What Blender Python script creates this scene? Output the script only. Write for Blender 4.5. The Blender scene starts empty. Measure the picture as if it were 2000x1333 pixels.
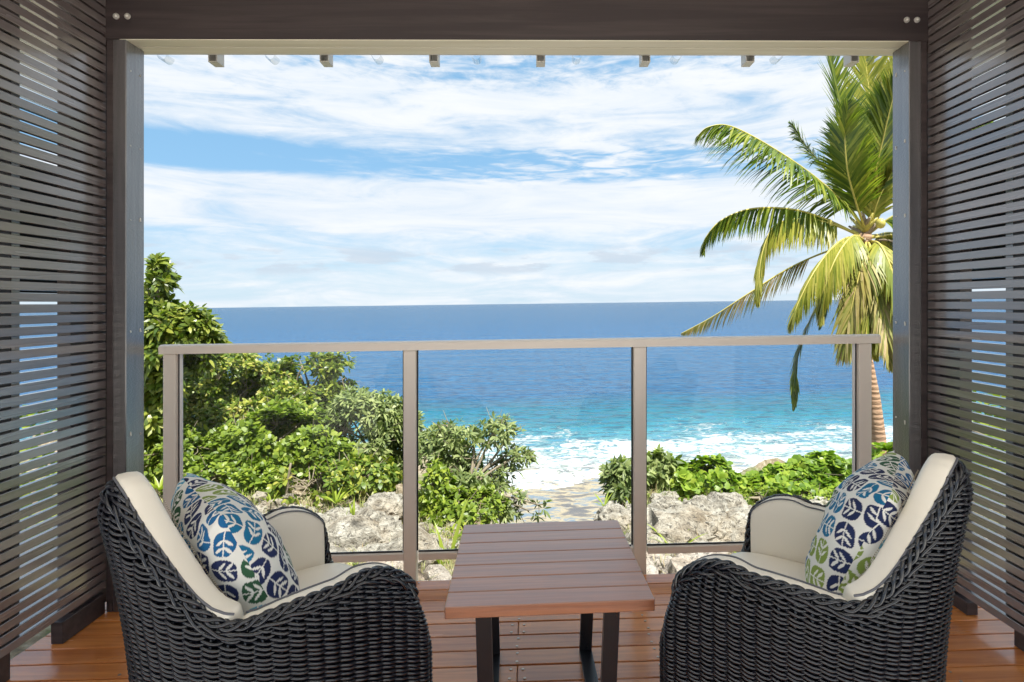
import bpy, math, random
import numpy as np
from mathutils import Vector, noise
random.seed(7); RNG = np.random.default_rng(7)
SC = bpy.context.scene; COL = SC.collection
rad = math.radians

# ------------------------------------------------------------------ camera
EYE = 1.25; YAW = 0.033024; ROLL = 0.0128; FPX = 1120.0
r_ = np.array([math.cos(YAW), -math.sin(YAW), 0.]); f_ = np.array([math.sin(YAW), math.cos(YAW), 0.]); u_ = np.array([0, 0, 1.])
R_ = r_*math.cos(ROLL)-u_*math.sin(ROLL); U_ = u_*math.cos(ROLL)+r_*math.sin(ROLL)
cam = bpy.data.cameras.new('camera'); co = bpy.data.objects.new('camera', cam); COL.objects.link(co)
from mathutils import Matrix
co.matrix_world = Matrix(((R_[0], U_[0], -f_[0], 0), (R_[1], U_[1], -f_[1], 0), (R_[2], U_[2], -f_[2], EYE), (0, 0, 0, 1)))
cam.sensor_width = 36; cam.lens = 36*FPX/2000; cam.shift_x = -64/2000; cam.shift_y = (593-666.5)/2000
cam.clip_start = 0.05; cam.clip_end = 60000
SC.camera = co
def at(px, py, Y):                      # point of the place seen at (px,py) of the photograph, Y metres out
    d = f_+R_*((px-1064)/FPX)+U_*((593-py)/FPX)
    return Vector((0, 0, EYE))+Vector(d*(Y/d[1]))

# ------------------------------------------------------------------ node helpers
class NT:
    def __init__(s, tree): s.t = tree
    def n(s, kind, **kw):
        o = s.t.nodes.new(kind)
        for k, v in kw.items():
            if k.startswith('i_'):
                key = k[2:]; key = int(key) if key.isdigit() else key.replace('_', ' ')
                s.put(o.inputs[key], v)
            else: setattr(o, k, v)
        return o
    def put(s, sock, v):
        if isinstance(v, bpy.types.NodeSocket): s.t.links.new(v, sock)
        elif isinstance(v, (tuple, list)) and len(v) == 3 and sock.type == 'RGBA': sock.default_value = (*v, 1)
        else: sock.default_value = v
    def m(s, op, a, b=0.5, c=0.0, clamp=False):
        o = s.t.nodes.new('ShaderNodeMath'); o.operation = op; o.use_clamp = clamp
        s.put(o.inputs[0], a); s.put(o.inputs[1], b); s.put(o.inputs[2], c); return o.outputs[0]
    def vm(s, op, a, b):
        o = s.t.nodes.new('ShaderNodeVectorMath'); o.operation = op; s.put(o.inputs[0], a); s.put(o.inputs[1], b); return o.outputs[0]
    def ramp(s, fac, stops, interp='LINEAR'):
        o = s.t.nodes.new('ShaderNodeValToRGB'); cr = o.color_ramp; cr.interpolation = interp
        while len(cr.elements) < len(stops): cr.elements.new(0.5)
        for e, (p, c) in zip(cr.elements, stops):
            e.position = p; e.color = (*c, 1) if isinstance(c, tuple) else (c, c, c, 1)
        s.put(o.inputs[0], fac); return o.outputs[0]
    def mix(s, f, a, b, mode='MIX'):
        o = s.t.nodes.new('ShaderNodeMixRGB'); o.blend_type = mode; s.put(o.inputs[0], f); s.put(o.inputs[1], a); s.put(o.inputs[2], b); return o.outputs[0]
    def noise(s, vec, scale, detail=3, rough=0.5, dist=0.0):
        o = s.t.nodes.new('ShaderNodeTexNoise'); s.put(o.inputs['Vector'], vec)
        o.inputs['Scale'].default_value = scale; o.inputs['Detail'].default_value = detail; o.inputs['Roughness'].default_value = rough; o.inputs['Distortion'].default_value = dist
        return o.outputs[0]
    def mapv(s, vec, scale=(1, 1, 1), loc=(0, 0, 0), rot=(0, 0, 0)):
        o = s.t.nodes.new('ShaderNodeMapping'); s.put(o.inputs[0], vec)
        o.inputs['Location'].default_value = loc; o.inputs['Rotation'].default_value = rot; o.inputs['Scale'].default_value = scale; return o.outputs[0]
    def sstep(s, x, a, b):
        o = s.t.nodes.new('ShaderNodeMapRange'); o.interpolation_type = 'SMOOTHSTEP'; s.put(o.inputs[0], x)
        s.put(o.inputs[1], a); s.put(o.inputs[2], b); return o.outputs[0]

# ------------------------------------------------------------------ world, sun, exposure
SUN_AZ = 150.0; SUN_EL = 65.0         # compass degrees clockwise from +Y (out to sea)
W = bpy.data.worlds.new('World'); SC.world = W; W.use_nodes = True
w = NT(W.node_tree); W.node_tree.nodes.clear()
sky = w.n('ShaderNodeTexSky', sky_type='NISHITA', sun_disc=False, sun_elevation=rad(SUN_EL), sun_rotation=rad(SUN_AZ), altitude=0, air_density=1.0, dust_density=0.6, ozone_density=1.6)
tc = w.n('ShaderNodeTexCoord'); sep = w.n('ShaderNodeSeparateXYZ'); W.node_tree.links.new(tc.outputs['Generated'], sep.inputs[0])
az = w.m('ARCTAN2', sep.outputs[0], sep.outputs[1])
hor = w.m('SQRT', w.m('ADD', w.m('MULTIPLY', sep.outputs[0], sep.outputs[0]), w.m('MULTIPLY', sep.outputs[1], sep.outputs[1])))
el = w.m('ARCTAN2', sep.outputs[2], hor)
def cv(sa, se, off=0.0):
    c = w.n('ShaderNodeCombineXYZ'); w.put(c.inputs[0], w.m('MULTIPLY', az, sa)); w.put(c.inputs[1], w.m('MULTIPLY', el, se)); c.inputs[2].default_value = off; return c.outputs[0]
big = w.noise(cv(1.6, 9.0, 3.1), 1.0, 4, 0.55, 0.6)
mid = w.noise(w.mapv(cv(4.0, 26.0, 1.7), rot=(0, 0, 0.10)), 1.0, 6, 0.62, 0.9)
fine = w.noise(w.mapv(cv(22.0, 70.0, 5.0), rot=(0, 0, 0.35)), 1.0, 6, 0.65, 0.5)
rip = w.noise(w.mapv(cv(16.0, 105.0, 9.0), rot=(0, 0, -0.12)), 1.0, 3, 0.55, 0.8)
cover = w.ramp(w.m('DIVIDE', el, 0.62), [(0.0, 0.62), (0.08, 0.58), (0.14, 0.44), (0.185, 0.50), (0.225, 0.84), (0.325, 0.84), (0.345, 0.50), (0.40, 0.46), (0.425, 0.74), (0.55, 0.80), (0.62, 0.55), (0.70, 0.56), (0.85, 0.62), (1.0, 0.55)])
bl_l = w.m('MULTIPLY', w.m('SUBTRACT', 1.0, w.sstep(az, -0.60, 0.05)), -0.30)                  # bluer to the left in the clear band
band = w.m('MULTIPLY', w.sstep(el, 0.19, 0.22), w.m('SUBTRACT', 1.0, w.sstep(el, 0.25, 0.285)))
c0 = w.m('ADD', cover, w.m('MULTIPLY', bl_l, band))
c1 = w.m('ADD', c0, w.m('MULTIPLY', w.m('SUBTRACT', big, 0.5), 0.9))
c2 = w.m('ADD', c1, w.m('MULTIPLY', w.m('SUBTRACT', mid, 0.5), 1.05))
c3 = w.m('ADD', c2, w.m('MULTIPLY', w.m('SUBTRACT', fine, 0.5), w.m('ADD', w.m('MULTIPLY', w.sstep(el, 0.27, 0.40), 0.75), 0.30)))
c4 = w.m('ADD', c3, w.m('MULTIPLY', w.m('MULTIPLY', w.m('SUBTRACT', rip, 0.5), band), w.m('MULTIPLY', w.sstep(az, -0.45, 0.1), 1.5)))
mask = w.sstep(c4, 0.22, 0.86)
puffn = w.noise(cv(9.0, 42.0, 12.0), 1.0, 5, 0.6, 0.2)
puffb = w.m('MULTIPLY', w.sstep(el, 0.045, 0.06), w.m('SUBTRACT', 1.0, w.sstep(el, 0.085, 0.105)))
puff = w.m('MULTIPLY', w.sstep(puffn, 0.50, 0.62), puffb)
SKYS = 0.10
cloudc = w.mix(w.sstep(mid, 0.3, 0.75), (4.0, 4.45, 4.95), (4.85, 5.0, 5.15))
skyc = w.mix(0.72, sky.outputs[0], (1.3, 2.8, 4.3))
low = w.m('SUBTRACT', 1.0, w.sstep(el, 0.0, 0.17))
skyc = w.mix(w.m('MULTIPLY', low, 0.72), skyc, (3.55, 4.35, 4.85))
out = w.mix(mask, skyc, cloudc)
out = w.mix(w.m('MULTIPLY', puff, 0.7), out, (3.2, 3.65, 4.2))
bg = w.n('ShaderNodeBackground'); W.node_tree.links.new(out, bg.inputs[0]); bg.inputs[1].default_value = SKYS
wo = w.n('ShaderNodeOutputWorld'); W.node_tree.links.new(bg.outputs[0], wo.inputs[0])
sl = bpy.data.lights.new('sun', 'SUN'); sl.energy = 5.0; sl.angle = rad(0.5); sl.color = (1.0, 0.955, 0.88)
so = bpy.data.objects.new('sun', sl); COL.objects.link(so)
sd = Vector((math.sin(rad(SUN_AZ))*math.cos(rad(SUN_EL)), math.cos(rad(SUN_AZ))*math.cos(rad(SUN_EL)), math.sin(rad(SUN_EL))))
so.rotation_euler = sd.to_track_quat('Z', 'Y').to_euler(); so.location = (0, -6, 12)
SC.view_settings.view_transform = 'Standard'; SC.view_settings.look = 'None'; SC.view_settings.gamma = 1
SC.view_settings.use_curve_mapping = False; SC.view_settings.exposure = 1.0
SC.render.engine = 'CYCLES'
SC.cycles.max_bounces = 8; SC.cycles.diffuse_bounces = 4; SC.cycles.glossy_bounces = 3; SC.cycles.transparent_max_bounces = 12; SC.cycles.transmission_bounces = 4
SC.cycles.caustics_reflective = False; SC.cycles.caustics_refractive = False

# ------------------------------------------------------------------ object helpers
def tag(o, label=None, cat=None, group=None, kind=None):
    if label: o['label'] = label
    if cat: o['category'] = cat
    if group: o['group'] = group
    if kind: o['kind'] = kind
    return o
def empty(name, loc=(0, 0, 0), rz=0, label=None, cat=None, group=None):
    o = bpy.data.objects.new(name, None); COL.objects.link(o); o.location = loc; o.rotation_euler = (0, 0, rz)
    o.empty_display_size = 0.1
    return tag(o, label, cat, group)
def link(name, me, parent=None, loc=(0, 0, 0), rot=(0, 0, 0)):
    o = bpy.data.objects.new(name, me); COL.objects.link(o); o.location = loc; o.rotation_euler = rot
    if parent is not None: o.parent = parent
    return o
def mk(name, V, Fc, mat, smooth=False):
    me = bpy.data.meshes.new(name)
    if isinstance(Fc, np.ndarray):
        V = np.asarray(V, np.float32); k = Fc.shape[1]
        me.vertices.add(len(V)); me.vertices.foreach_set('co', V.ravel())
        me.loops.add(Fc.size); me.loops.foreach_set('vertex_index', Fc.astype(np.int32).ravel())
        me.polygons.add(len(Fc)); me.polygons.foreach_set('loop_start', np.arange(0, Fc.size, k, dtype=np.int32))
        me.polygons.foreach_set('loop_total', np.full(len(Fc), k, np.int32)); me.update(calc_edges=True); me.validate()
    else: me.from_pydata([tuple(v) for v in V], [], Fc); me.update()
    if mat: me.materials.append(mat)
    if smooth: me.polygons.foreach_set('use_smooth', np.ones(len(me.polygons), bool))
    return me
LEAN = 0.0128
def leanx(x, z): return x+LEAN*(z-EYE)
class MB:
    def __init__(s, lean=False): s.V = []; s.F = []; s.lean = lean
    def quad(s, pts): b = len(s.V); s.V += [tuple(p) for p in pts]; s.F.append(tuple(range(b, b+len(pts))))
    def box(s, x0, x1, y0, y1, z0, z1, c=0.0):
        # box with chamfered edges (c) : 24 verts
        b = len(s.V)
        if c <= 0:
            s.V += [(x, y, z) for z in (z0, z1) for y in (y0, y1) for x in (x0, x1)]
            s.F += [tuple(b+i for i in f) for f in ((0, 2, 3, 1), (4, 5, 7, 6), (0, 1, 5, 4), (2, 6, 7, 3), (0, 4, 6, 2), (1, 3, 7, 5))]
            return s
        idx = {}
        for sx in (0, 1):
            for sy in (0, 1):
                for sz in (0, 1):
                    X = (x0, x1)[sx]; Y = (y0, y1)[sy]; Z = (z0, z1)[sz]; dx = c*(1-2*sx); dy = c*(1-2*sy); dz = c*(1-2*sz)
                    for a, p in enumerate(((X, Y+dy, Z+dz), (X+dx, Y, Z+dz), (X+dx, Y+dy, Z))):
                        idx[sx, sy, sz, a] = len(s.V); s.V.append(p)
        g = lambda *k: idx[k]
        for v in (0, 1):
            f = [g(v, 0, 0, 0), g(v, 1, 0, 0), g(v, 1, 1, 0), g(v, 0, 1, 0)]; s.F.append(tuple(f if v else f[::-1]))
            f = [g(0, v, 0, 1), g(0, v, 1, 1), g(1, v, 1, 1), g(1, v, 0, 1)]; s.F.append(tuple(f if v else f[::-1]))
            f = [g(0, 0, v, 2), g(1, 0, v, 2), g(1, 1, v, 2), g(0, 1, v, 2)]; s.F.append(tuple(f if v else f[::-1]))
        for a in (0, 1):
            for b2 in (0, 1):
                s.F.append((g(0, a, b2, 1), g(1, a, b2, 1), g(1, a, b2, 2), g(0, a, b2, 2)))
                s.F.append((g(a, 0, b2, 0), g(a, 1, b2, 0), g(a, 1, b2, 2), g(a, 0, b2, 2)))
                s.F.append((g(a, b2, 0, 0), g(a, b2, 1, 0), g(a, b2, 1, 1), g(a, b2, 0, 1)))
                for c2 in (0, 1): s.F.append((g(a, b2, c2, 0), g(a, b2, c2, 1), g(a, b2, c2, 2))) if False else None
        s.F = [f for f in s.F if f]
        for a in (0, 1):
            for b2 in (0, 1):
                for c2 in (0, 1): s.F.append((g(a, b2, c2, 0), g(a, b2, c2, 1), g(a, b2, c2, 2)))
        return s
    def tube(s, pts, radii, n=6, cap=True):
        pts = [Vector(p) for p in pts]; b = len(s.V); m = len(pts)
        if not hasattr(radii, '__len__'): radii = [radii]*m
        ref = None
        for i, p in enumerate(pts):
            t = (pts[min(i+1, m-1)]-pts[max(i-1, 0)]).normalized()
            if ref is None: ref = t.orthogonal().normalized()
            ref = (ref-t*ref.dot(t)).normalized(); q = t.cross(ref)
            for k in range(n):
                a = 2*math.pi*k/n; v = p+(ref*math.cos(a)+q*math.sin(a))*radii[i]; s.V.append(tuple(v))
        for i in range(m-1):
            for k in range(n): s.F.append((b+i*n+k, b+i*n+(k+1) % n, b+(i+1)*n+(k+1) % n, b+(i+1)*n+k))
        if cap: s.F.append(tuple(b+k for k in range(n))[::-1]); s.F.append(tuple(b+(m-1)*n+k for k in range(n)))
        return s
    def mesh(s, name, mat, smooth=False):
        V = [(leanx(x, z), y, z) for x, y, z in s.V] if s.lean else s.V
        return mk(name, V, s.F, mat, smooth)
    def build(s, name, mat, parent=None, smooth=False, **kw): return link(name, s.mesh(name, mat, smooth), parent, **kw)
def nice(me):                           # outward normals
    import bmesh
    bm = bmesh.new(); bm.from_mesh(me); bmesh.ops.recalc_face_normals(bm, faces=bm.faces); bm.to_mesh(me); bm.free(); return me

# ------------------------------------------------------------------ materials
def newmat(name):
    m = bpy.data.materials.new(name); m.use_nodes = True; m.node_tree.nodes.clear(); return m, NT(m.node_tree)
def finish(m, t, shader, disp=None):
    o = t.n('ShaderNodeOutputMaterial'); m.node_tree.links.new(shader, o.inputs[0])
    return m
def coords(t, rnd=False, kind='Object'):
    tc = t.n('ShaderNodeTexCoord'); v = tc.outputs[kind]
    if rnd:
        oi = t.n('ShaderNodeObjectInfo'); c = t.n('ShaderNodeCombineXYZ')
        t.put(c.inputs[0], t.m('MULTIPLY', oi.outputs['Random'], 37.0)); t.put(c.inputs[1], t.m('MULTIPLY', oi.outputs['Random'], 91.0)); t.put(c.inputs[2], t.m('MULTIPLY', oi.outputs['Random'], 53.0))
        v = t.vm('ADD', v, c.outputs[0])
    return v
def wood(name, dark, light, rough, grain=(1.5, 40, 40), bump=0.15, rnd=0.25, spec=0.5, coat=0.0, coarse=0.0, crough=0.15, cior=1.6):
    m, t = newmat(name); v = coords(t, True)
    g = t.noise(t.mapv(v, grain), 1.0, 6, 0.6, 0.6); g2 = t.noise(t.mapv(v, tuple(a*0.22 for a in grain)), 1.0, 4, 0.5, 1.0)
    oi = t.n('ShaderNodeObjectInfo')
    f = t.m('ADD', t.m('MULTIPLY', g, 0.6), t.m('MULTIPLY', g2, 0.4))
    f = t.m('ADD', t.sstep(f, 0.32, 0.68), t.m('MULTIPLY', t.m('SUBTRACT', oi.outputs['Random'], 0.5), rnd*2), clamp=True)
    c = t.mix(f, dark, light)
    b = t.n('ShaderNodeBsdfPrincipled'); t.put(b.inputs['Base Color'], c)
    rr = t.m('ADD', t.m('MULTIPLY', t.noise(t.mapv(v, grain), 0.5, 3), 0.10), rough-0.05); t.put(b.inputs['Roughness'], rr)
    b.inputs['Specular IOR Level'].default_value = spec; b.inputs['Coat Weight'].default_value = coat; b.inputs['Coat Roughness'].default_value = crough; b.inputs['Coat IOR'].default_value = cior
    bp = t.n('ShaderNodeBump'); bp.inputs['Strength'].default_value = bump; bp.inputs['Distance'].default_value = 0.004
    h = g if not coarse else t.m('ADD', g, t.m('MULTIPLY', t.noise(t.mapv(v, (90, 90, 160)), 1.0, 3), coarse))
    t.put(bp.inputs['Height'], h); t.put(b.inputs['Normal'], bp.outputs[0])
    return finish(m, t, b.outputs[0])
def plain(name, col, rough=0.5, var=0.12, scale=8.0, bump=0.0, metal=0.0, spec=0.5, bscale=60.0, coat=0.0):
    m, t = newmat(name); v = coords(t); n = t.noise(v, scale, 5, 0.6)
    c = t.mix(n, tuple(max(0, x*(1-var)) for x in col), tuple(x*(1+var) for x in col))
    b = t.n('ShaderNodeBsdfPrincipled'); t.put(b.inputs['Base Color'], c); t.put(b.inputs['Roughness'], t.m('ADD', t.m('MULTIPLY', n, 0.14), rough-0.07))
    b.inputs['Metallic'].default_value = metal; b.inputs['Specular IOR Level'].default_value = spec; b.inputs['Coat Weight'].default_value = coat
    if bump:
        bp = t.n('ShaderNodeBump'); bp.inputs['Strength'].default_value = bump; bp.inputs['Distance'].default_value = 0.002
        t.put(bp.inputs['Height'], t.noise(v, bscale, 4, 0.6)); t.put(b.inputs['Normal'], bp.outputs[0])
    return finish(m, t, b.outputs[0])
M = {}
M['stain'] = wood('dark_stained_timber', (0.034, 0.024, 0.026), (0.075, 0.056, 0.055), 0.42, (1.2, 30, 30), 0.10)
M['shadeboard'] = plain('shade_black_boards', (0.010, 0.009, 0.009), 0.8, 0.2, spec=0.1)  # board colour deepened to carry the shade behind the slats
M['post'] = wood('rough_sawn_post', (0.026, 0.020, 0.023), (0.075, 0.064, 0.068), 0.38, (30, 30, 2.0), 0.7, 0.1, 0.8, 1.0, coarse=1.0, crough=0.25, cior=2.2)
M['slat'] = wood('satin_slat', (0.120, 0.095, 0.096), (0.180, 0.150, 0.150), 0.27, (30, 1.5, 30), 0.08, 0.25, 0.9, 1.0, crough=0.15, cior=1.9)
M['deck'] = wood('oiled_deck', (0.42, 0.125, 0.032), (0.78, 0.29, 0.075), 0.26, (1.6, 26, 26), 0.12, 0.22, 0.6, 0.5)
M['table'] = wood('table_slat_wood', (0.24, 0.070, 0.026), (0.42, 0.145, 0.055), 0.36, (3.0, 70, 70), 0.35, 0.10, 0.8, 1.0, crough=0.30, cior=1.75)
M['cream'] = wood('cream_painted_board', (0.68, 0.63, 0.50), (0.82, 0.78, 0.66), 0.45, (1.5, 20, 20), 0.08, 0.1)
M['ceiling'] = plain('pale_ceiling', (0.82, 0.80, 0.76), 0.7, 0.03)
M['alu'] = plain('beige_powder_coated_aluminium', (0.84, 0.755, 0.68), 0.36, 0.03, 20, 0.03, 0.0, 0.6)
M['galv'] = plain('galvanised_steel', (0.62, 0.59, 0.55), 0.42, 0.15, 30, 0.1, 0.25)
M['copper'] = plain('weathered_bracket', (0.42, 0.30, 0.24), 0.45, 0.2, 30, 0.1, 0.3)
M['rubber'] = plain('black_gasket', (0.012, 0.014, 0.02), 0.4, 0.1)
M['whitestrip'] = plain('white_strip', (0.75, 0.76, 0.78), 0.35, 0.03)
M['black_steel'] = plain('black_steel', (0.010, 0.010, 0.013), 0.30, 0.1, 30, 0.03, 0.0, 0.6)
M['wicker'] = plain('dark_resin_wicker', (0.007, 0.008, 0.014), 0.20, 0.7, 30, 0.10, 0.0, 0.8)
M['wickcore'] = plain('wicker_core', (0.006, 0.006, 0.007), 0.8, 0.1)
M['leather'] = plain('cream_leatherette', (0.90, 0.83, 0.72), 0.40, 0.025, 5, 0.35, 0.0, 0.4, 420)
M['piping'] = plain('grey_piping', (0.13, 0.13, 0.15), 0.5, 0.1)
M['thread'] = plain('stitch_thread', (0.36, 0.29, 0.21), 0.7, 0.1)
M['screw'] = plain('steel_screw', (0.45, 0.36, 0.28), 0.3, 0.1, 30, 0, 0.9)
M['fascia'] = plain('white_fascia', (0.74, 0.73, 0.70), 0.5, 0.05)
M['bounce_pale'] = plain('pale_bounce_slab', (0.80, 0.77, 0.72), 0.8, 0.04)  # only for the added slab that bounces sunlight

def glassmat(name, tint, ior=1.45, spec=1.0, rough=0.0):
    m, t = newmat(name)
    tr = t.n('ShaderNodeBsdfTransparent'); t.put(tr.inputs[0], tint)
    gl = t.n('ShaderNodeBsdfGlossy'); gl.inputs['Roughness'].default_value = rough
    fr = t.n('ShaderNodeFresnel'); fr.inputs[0].default_value = ior
    mx = t.n('ShaderNodeMixShader'); t.put(mx.inputs[0], t.m('MULTIPLY', fr.outputs[0], spec)); m.node_tree.links.new(tr.outputs[0], mx.inputs[1]); m.node_tree.links.new(gl.outputs[0], mx.inputs[2])
    return finish(m, t, mx.outputs[0])
M['glass'] = glassmat('clear_glass', (0.955, 0.975, 0.965), 1.45, 0.25)
M['poly'] = glassmat('clear_roof_sheet', (0.82, 0.83, 0.82), 1.6, 1.0, 0.1)

def leafmat(name, cols, rough=0.42, trans=0.35, tint=(0.9, 1.15, 0.35), spec=0.5):
    m, t = newmat(name); g = t.n('ShaderNodeNewGeometry'); v = coords(t)
    big = t.noise(v, 1.4, 3); f = t.m('ADD', t.m('MULTIPLY', g.outputs['Random Per Island'], 0.62), t.m('MULTIPLY', big, 0.55), clamp=True)
    n = len(cols); c = t.ramp(t.m('SUBTRACT', f, 0.05), [(i/(n-1)*0.95, cc) for i, cc in enumerate(cols)])
    b = t.n('ShaderNodeBsdfPrincipled'); t.put(b.inputs['Base Color'], c); b.inputs['Roughness'].default_value = rough; b.inputs['Specular IOR Level'].default_value = spec
    tl = t.n('ShaderNodeBsdfTranslucent'); t.put(tl.inputs[0], t.mix(1.0, c, tint, 'MULTIPLY'))
    mx = t.n('ShaderNodeMixShader'); mx.inputs[0].default_value = trans
    m.node_tree.links.new(b.outputs[0], mx.inputs[1]); m.node_tree.links.new(tl.outputs[0], mx.inputs[2])
    return finish(m, t, mx.outputs[0])
DG = (0.03, 0.065, 0.012); MG = (0.09, 0.15, 0.018); LG = (0.22, 0.28, 0.035); YG = (0.42, 0.42, 0.07)
M['leaf_mix'] = leafmat('mid_green_leaves', [DG, MG, (0.13, 0.20, 0.025), LG, YG, (0.46, 0.36, 0.12)])
M['leaf_bright'] = leafmat('bright_green_leaves', [(0.035, 0.075, 0.010), (0.12, 0.18, 0.018), (0.22, 0.30, 0.03), (0.40, 0.44, 0.06)])
M['leaf_rosette'] = leafmat('glossy_rosette_leaves', [(0.02, 0.055, 0.012), (0.08, 0.13, 0.02), (0.21, 0.26, 0.035), (0.42, 0.42, 0.08)], 0.34)
M['leaf_pale'] = leafmat('pale_grey_green_leaves', [(0.05, 0.085, 0.035), (0.14, 0.185, 0.06), (0.27, 0.32, 0.11), (0.42, 0.45, 0.18)], 0.5)
M['leaf_heart'] = leafmat('round_vine_leaves', [(0.03, 0.09, 0.01), (0.14, 0.24, 0.02), (0.26, 0.37, 0.035), (0.44, 0.50, 0.07)], 0.4)
M['frond'] = leafmat('green_palm_leaflets', [(0.02, 0.055, 0.012), (0.07, 0.13, 0.018), (0.20, 0.26, 0.03), (0.42, 0.42, 0.07)], 0.35, 0.40)
M['frondy'] = leafmat('yellow_green_palm_leaflets', [(0.10, 0.15, 0.02), (0.24, 0.29, 0.04), (0.42, 0.42, 0.07), (0.60, 0.53, 0.16)], 0.4, 0.4, (1.1, 1.0, 0.35))
M['frondd'] = leafmat('drying_palm_leaflets', [(0.10, 0.14, 0.025), (0.24, 0.28, 0.05), (0.44, 0.38, 0.12), (0.62, 0.47, 0.30)], 0.5, 0.3, (1.1, .9, .5))
M['strap'] = leafmat('yellow_green_strap_leaves', [(0.10, 0.17, 0.02), (0.28, 0.36, 0.04), (0.50, 0.50, 0.10)], 0.35, 0.35)
M['dry'] = leafmat('dry_grass', [(0.20, 0.14, 0.07), (0.42, 0.32, 0.17), (0.22, 0.30, 0.06), (0.55, 0.45, 0.28)], 0.7, 0.2, (1, .9, .6))
M['twig'] = plain('pale_twigs', (0.26, 0.21, 0.15), 0.8, 0.3, 10, 0.3)
M['rachis'] = plain('yellow_rachis', (0.48, 0.42, 0.10), 0.45, 0.25, 5)
def palmtrunk():
    m, t = newmat('ringed_palm_trunk'); v = coords(t)
    n = t.noise(t.mapv(v, (6, 6, 14)), 1.0, 5, 0.65); s = t.n('ShaderNodeSeparateXYZ'); t.put(s.inputs[0], v)
    ring = t.m('SINE', t.m('ADD', t.m('MULTIPLY', s.outputs[2], 75.0), t.m('MULTIPLY', n, 5.0)))
    c = t.mix(n, (0.28, 0.16, 0.09), (0.52, 0.36, 0.24)); c = t.mix(t.m('MULTIPLY', t.sstep(ring, 0.6, 1.0), 0.55), c, (0.14, 0.08, 0.045))
    b = t.n('ShaderNodeBsdfPrincipled'); t.put(b.inputs['Base Color'], c); b.inputs['Roughness'].default_value = 0.85
    bp = t.n('ShaderNodeBump'); bp.inputs['Strength'].default_value = 0.8; bp.inputs['Distance'].default_value = 0.02; t.put(bp.inputs['Height'], t.m('ADD', n, t.m('MULTIPLY', ring, -0.25))); t.put(b.inputs['Normal'], bp.outputs[0])
    return finish(m, t, b.outputs[0])
M['palmtrunk'] = palmtrunk()
def rockmat():
    m, t = newmat('pitted_coral_limestone'); v = coords(t)
    n = t.noise(v, 5.0, 8, 0.7, 0.3); pit = t.noise(v, 26.0, 5, 0.7, 0.6); warm = t.noise(v, 1.6, 3)
    c = t.ramp(n, [(0.30, (0.06, 0.052, 0.042)), (0.41, (0.28, 0.245, 0.20)), (0.51, (0.50, 0.45, 0.38)), (0.68, (0.64, 0.60, 0.53))])
    c = t.mix(t.m('MULTIPLY', t.sstep(warm, 0.45, 0.7), 0.35), c, (0.46, 0.33, 0.20))
    c = t.mix(t.m('MULTIPLY', t.sstep(pit, 0.48, 0.38), 0.75), c, (0.06, 0.05, 0.04))
    b = t.n('ShaderNodeBsdfPrincipled'); t.put(b.inputs['Base Color'], c); b.inputs['Roughness'].default_value = 0.92
    bp = t.n('ShaderNodeBump'); bp.inputs['Strength'].default_value = 1.0; bp.inputs['Distance'].default_value = 0.06; t.put(bp.inputs['Height'], t.m('ADD', n, pit)); t.put(b.inputs['Normal'], bp.outputs[0])
    return finish(m, t, b.outputs[0])
M['rock'] = rockmat()
def groundmat():
    m, t = newmat('stony_soil'); v = coords(t)
    n = t.noise(v, 1.6, 6, 0.65); d = t.noise(v, 14.0, 7, 0.7, 0.3)
    c = t.ramp(d, [(0.3, (0.10, 0.075, 0.05)), (0.5, (0.26, 0.20, 0.13)), (0.7, (0.52, 0.46, 0.37))])
    c = t.mix(t.m('MULTIPLY', t.sstep(n, 0.48, 0.62), 0.6), c, (0.10, 0.15, 0.03))
    b = t.n('ShaderNodeBsdfPrincipled'); t.put(b.inputs['Base Color'], c); b.inputs['Roughness'].default_value = 0.95
    bp = t.n('ShaderNodeBump'); bp.inputs['Strength'].default_value = 0.9; bp.inputs['Distance'].default_value = 0.03; t.put(bp.inputs['Height'], d); t.put(b.inputs['Normal'], bp.outputs[0])
    return finish(m, t, b.outputs[0])
M['ground'] = groundmat()

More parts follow.
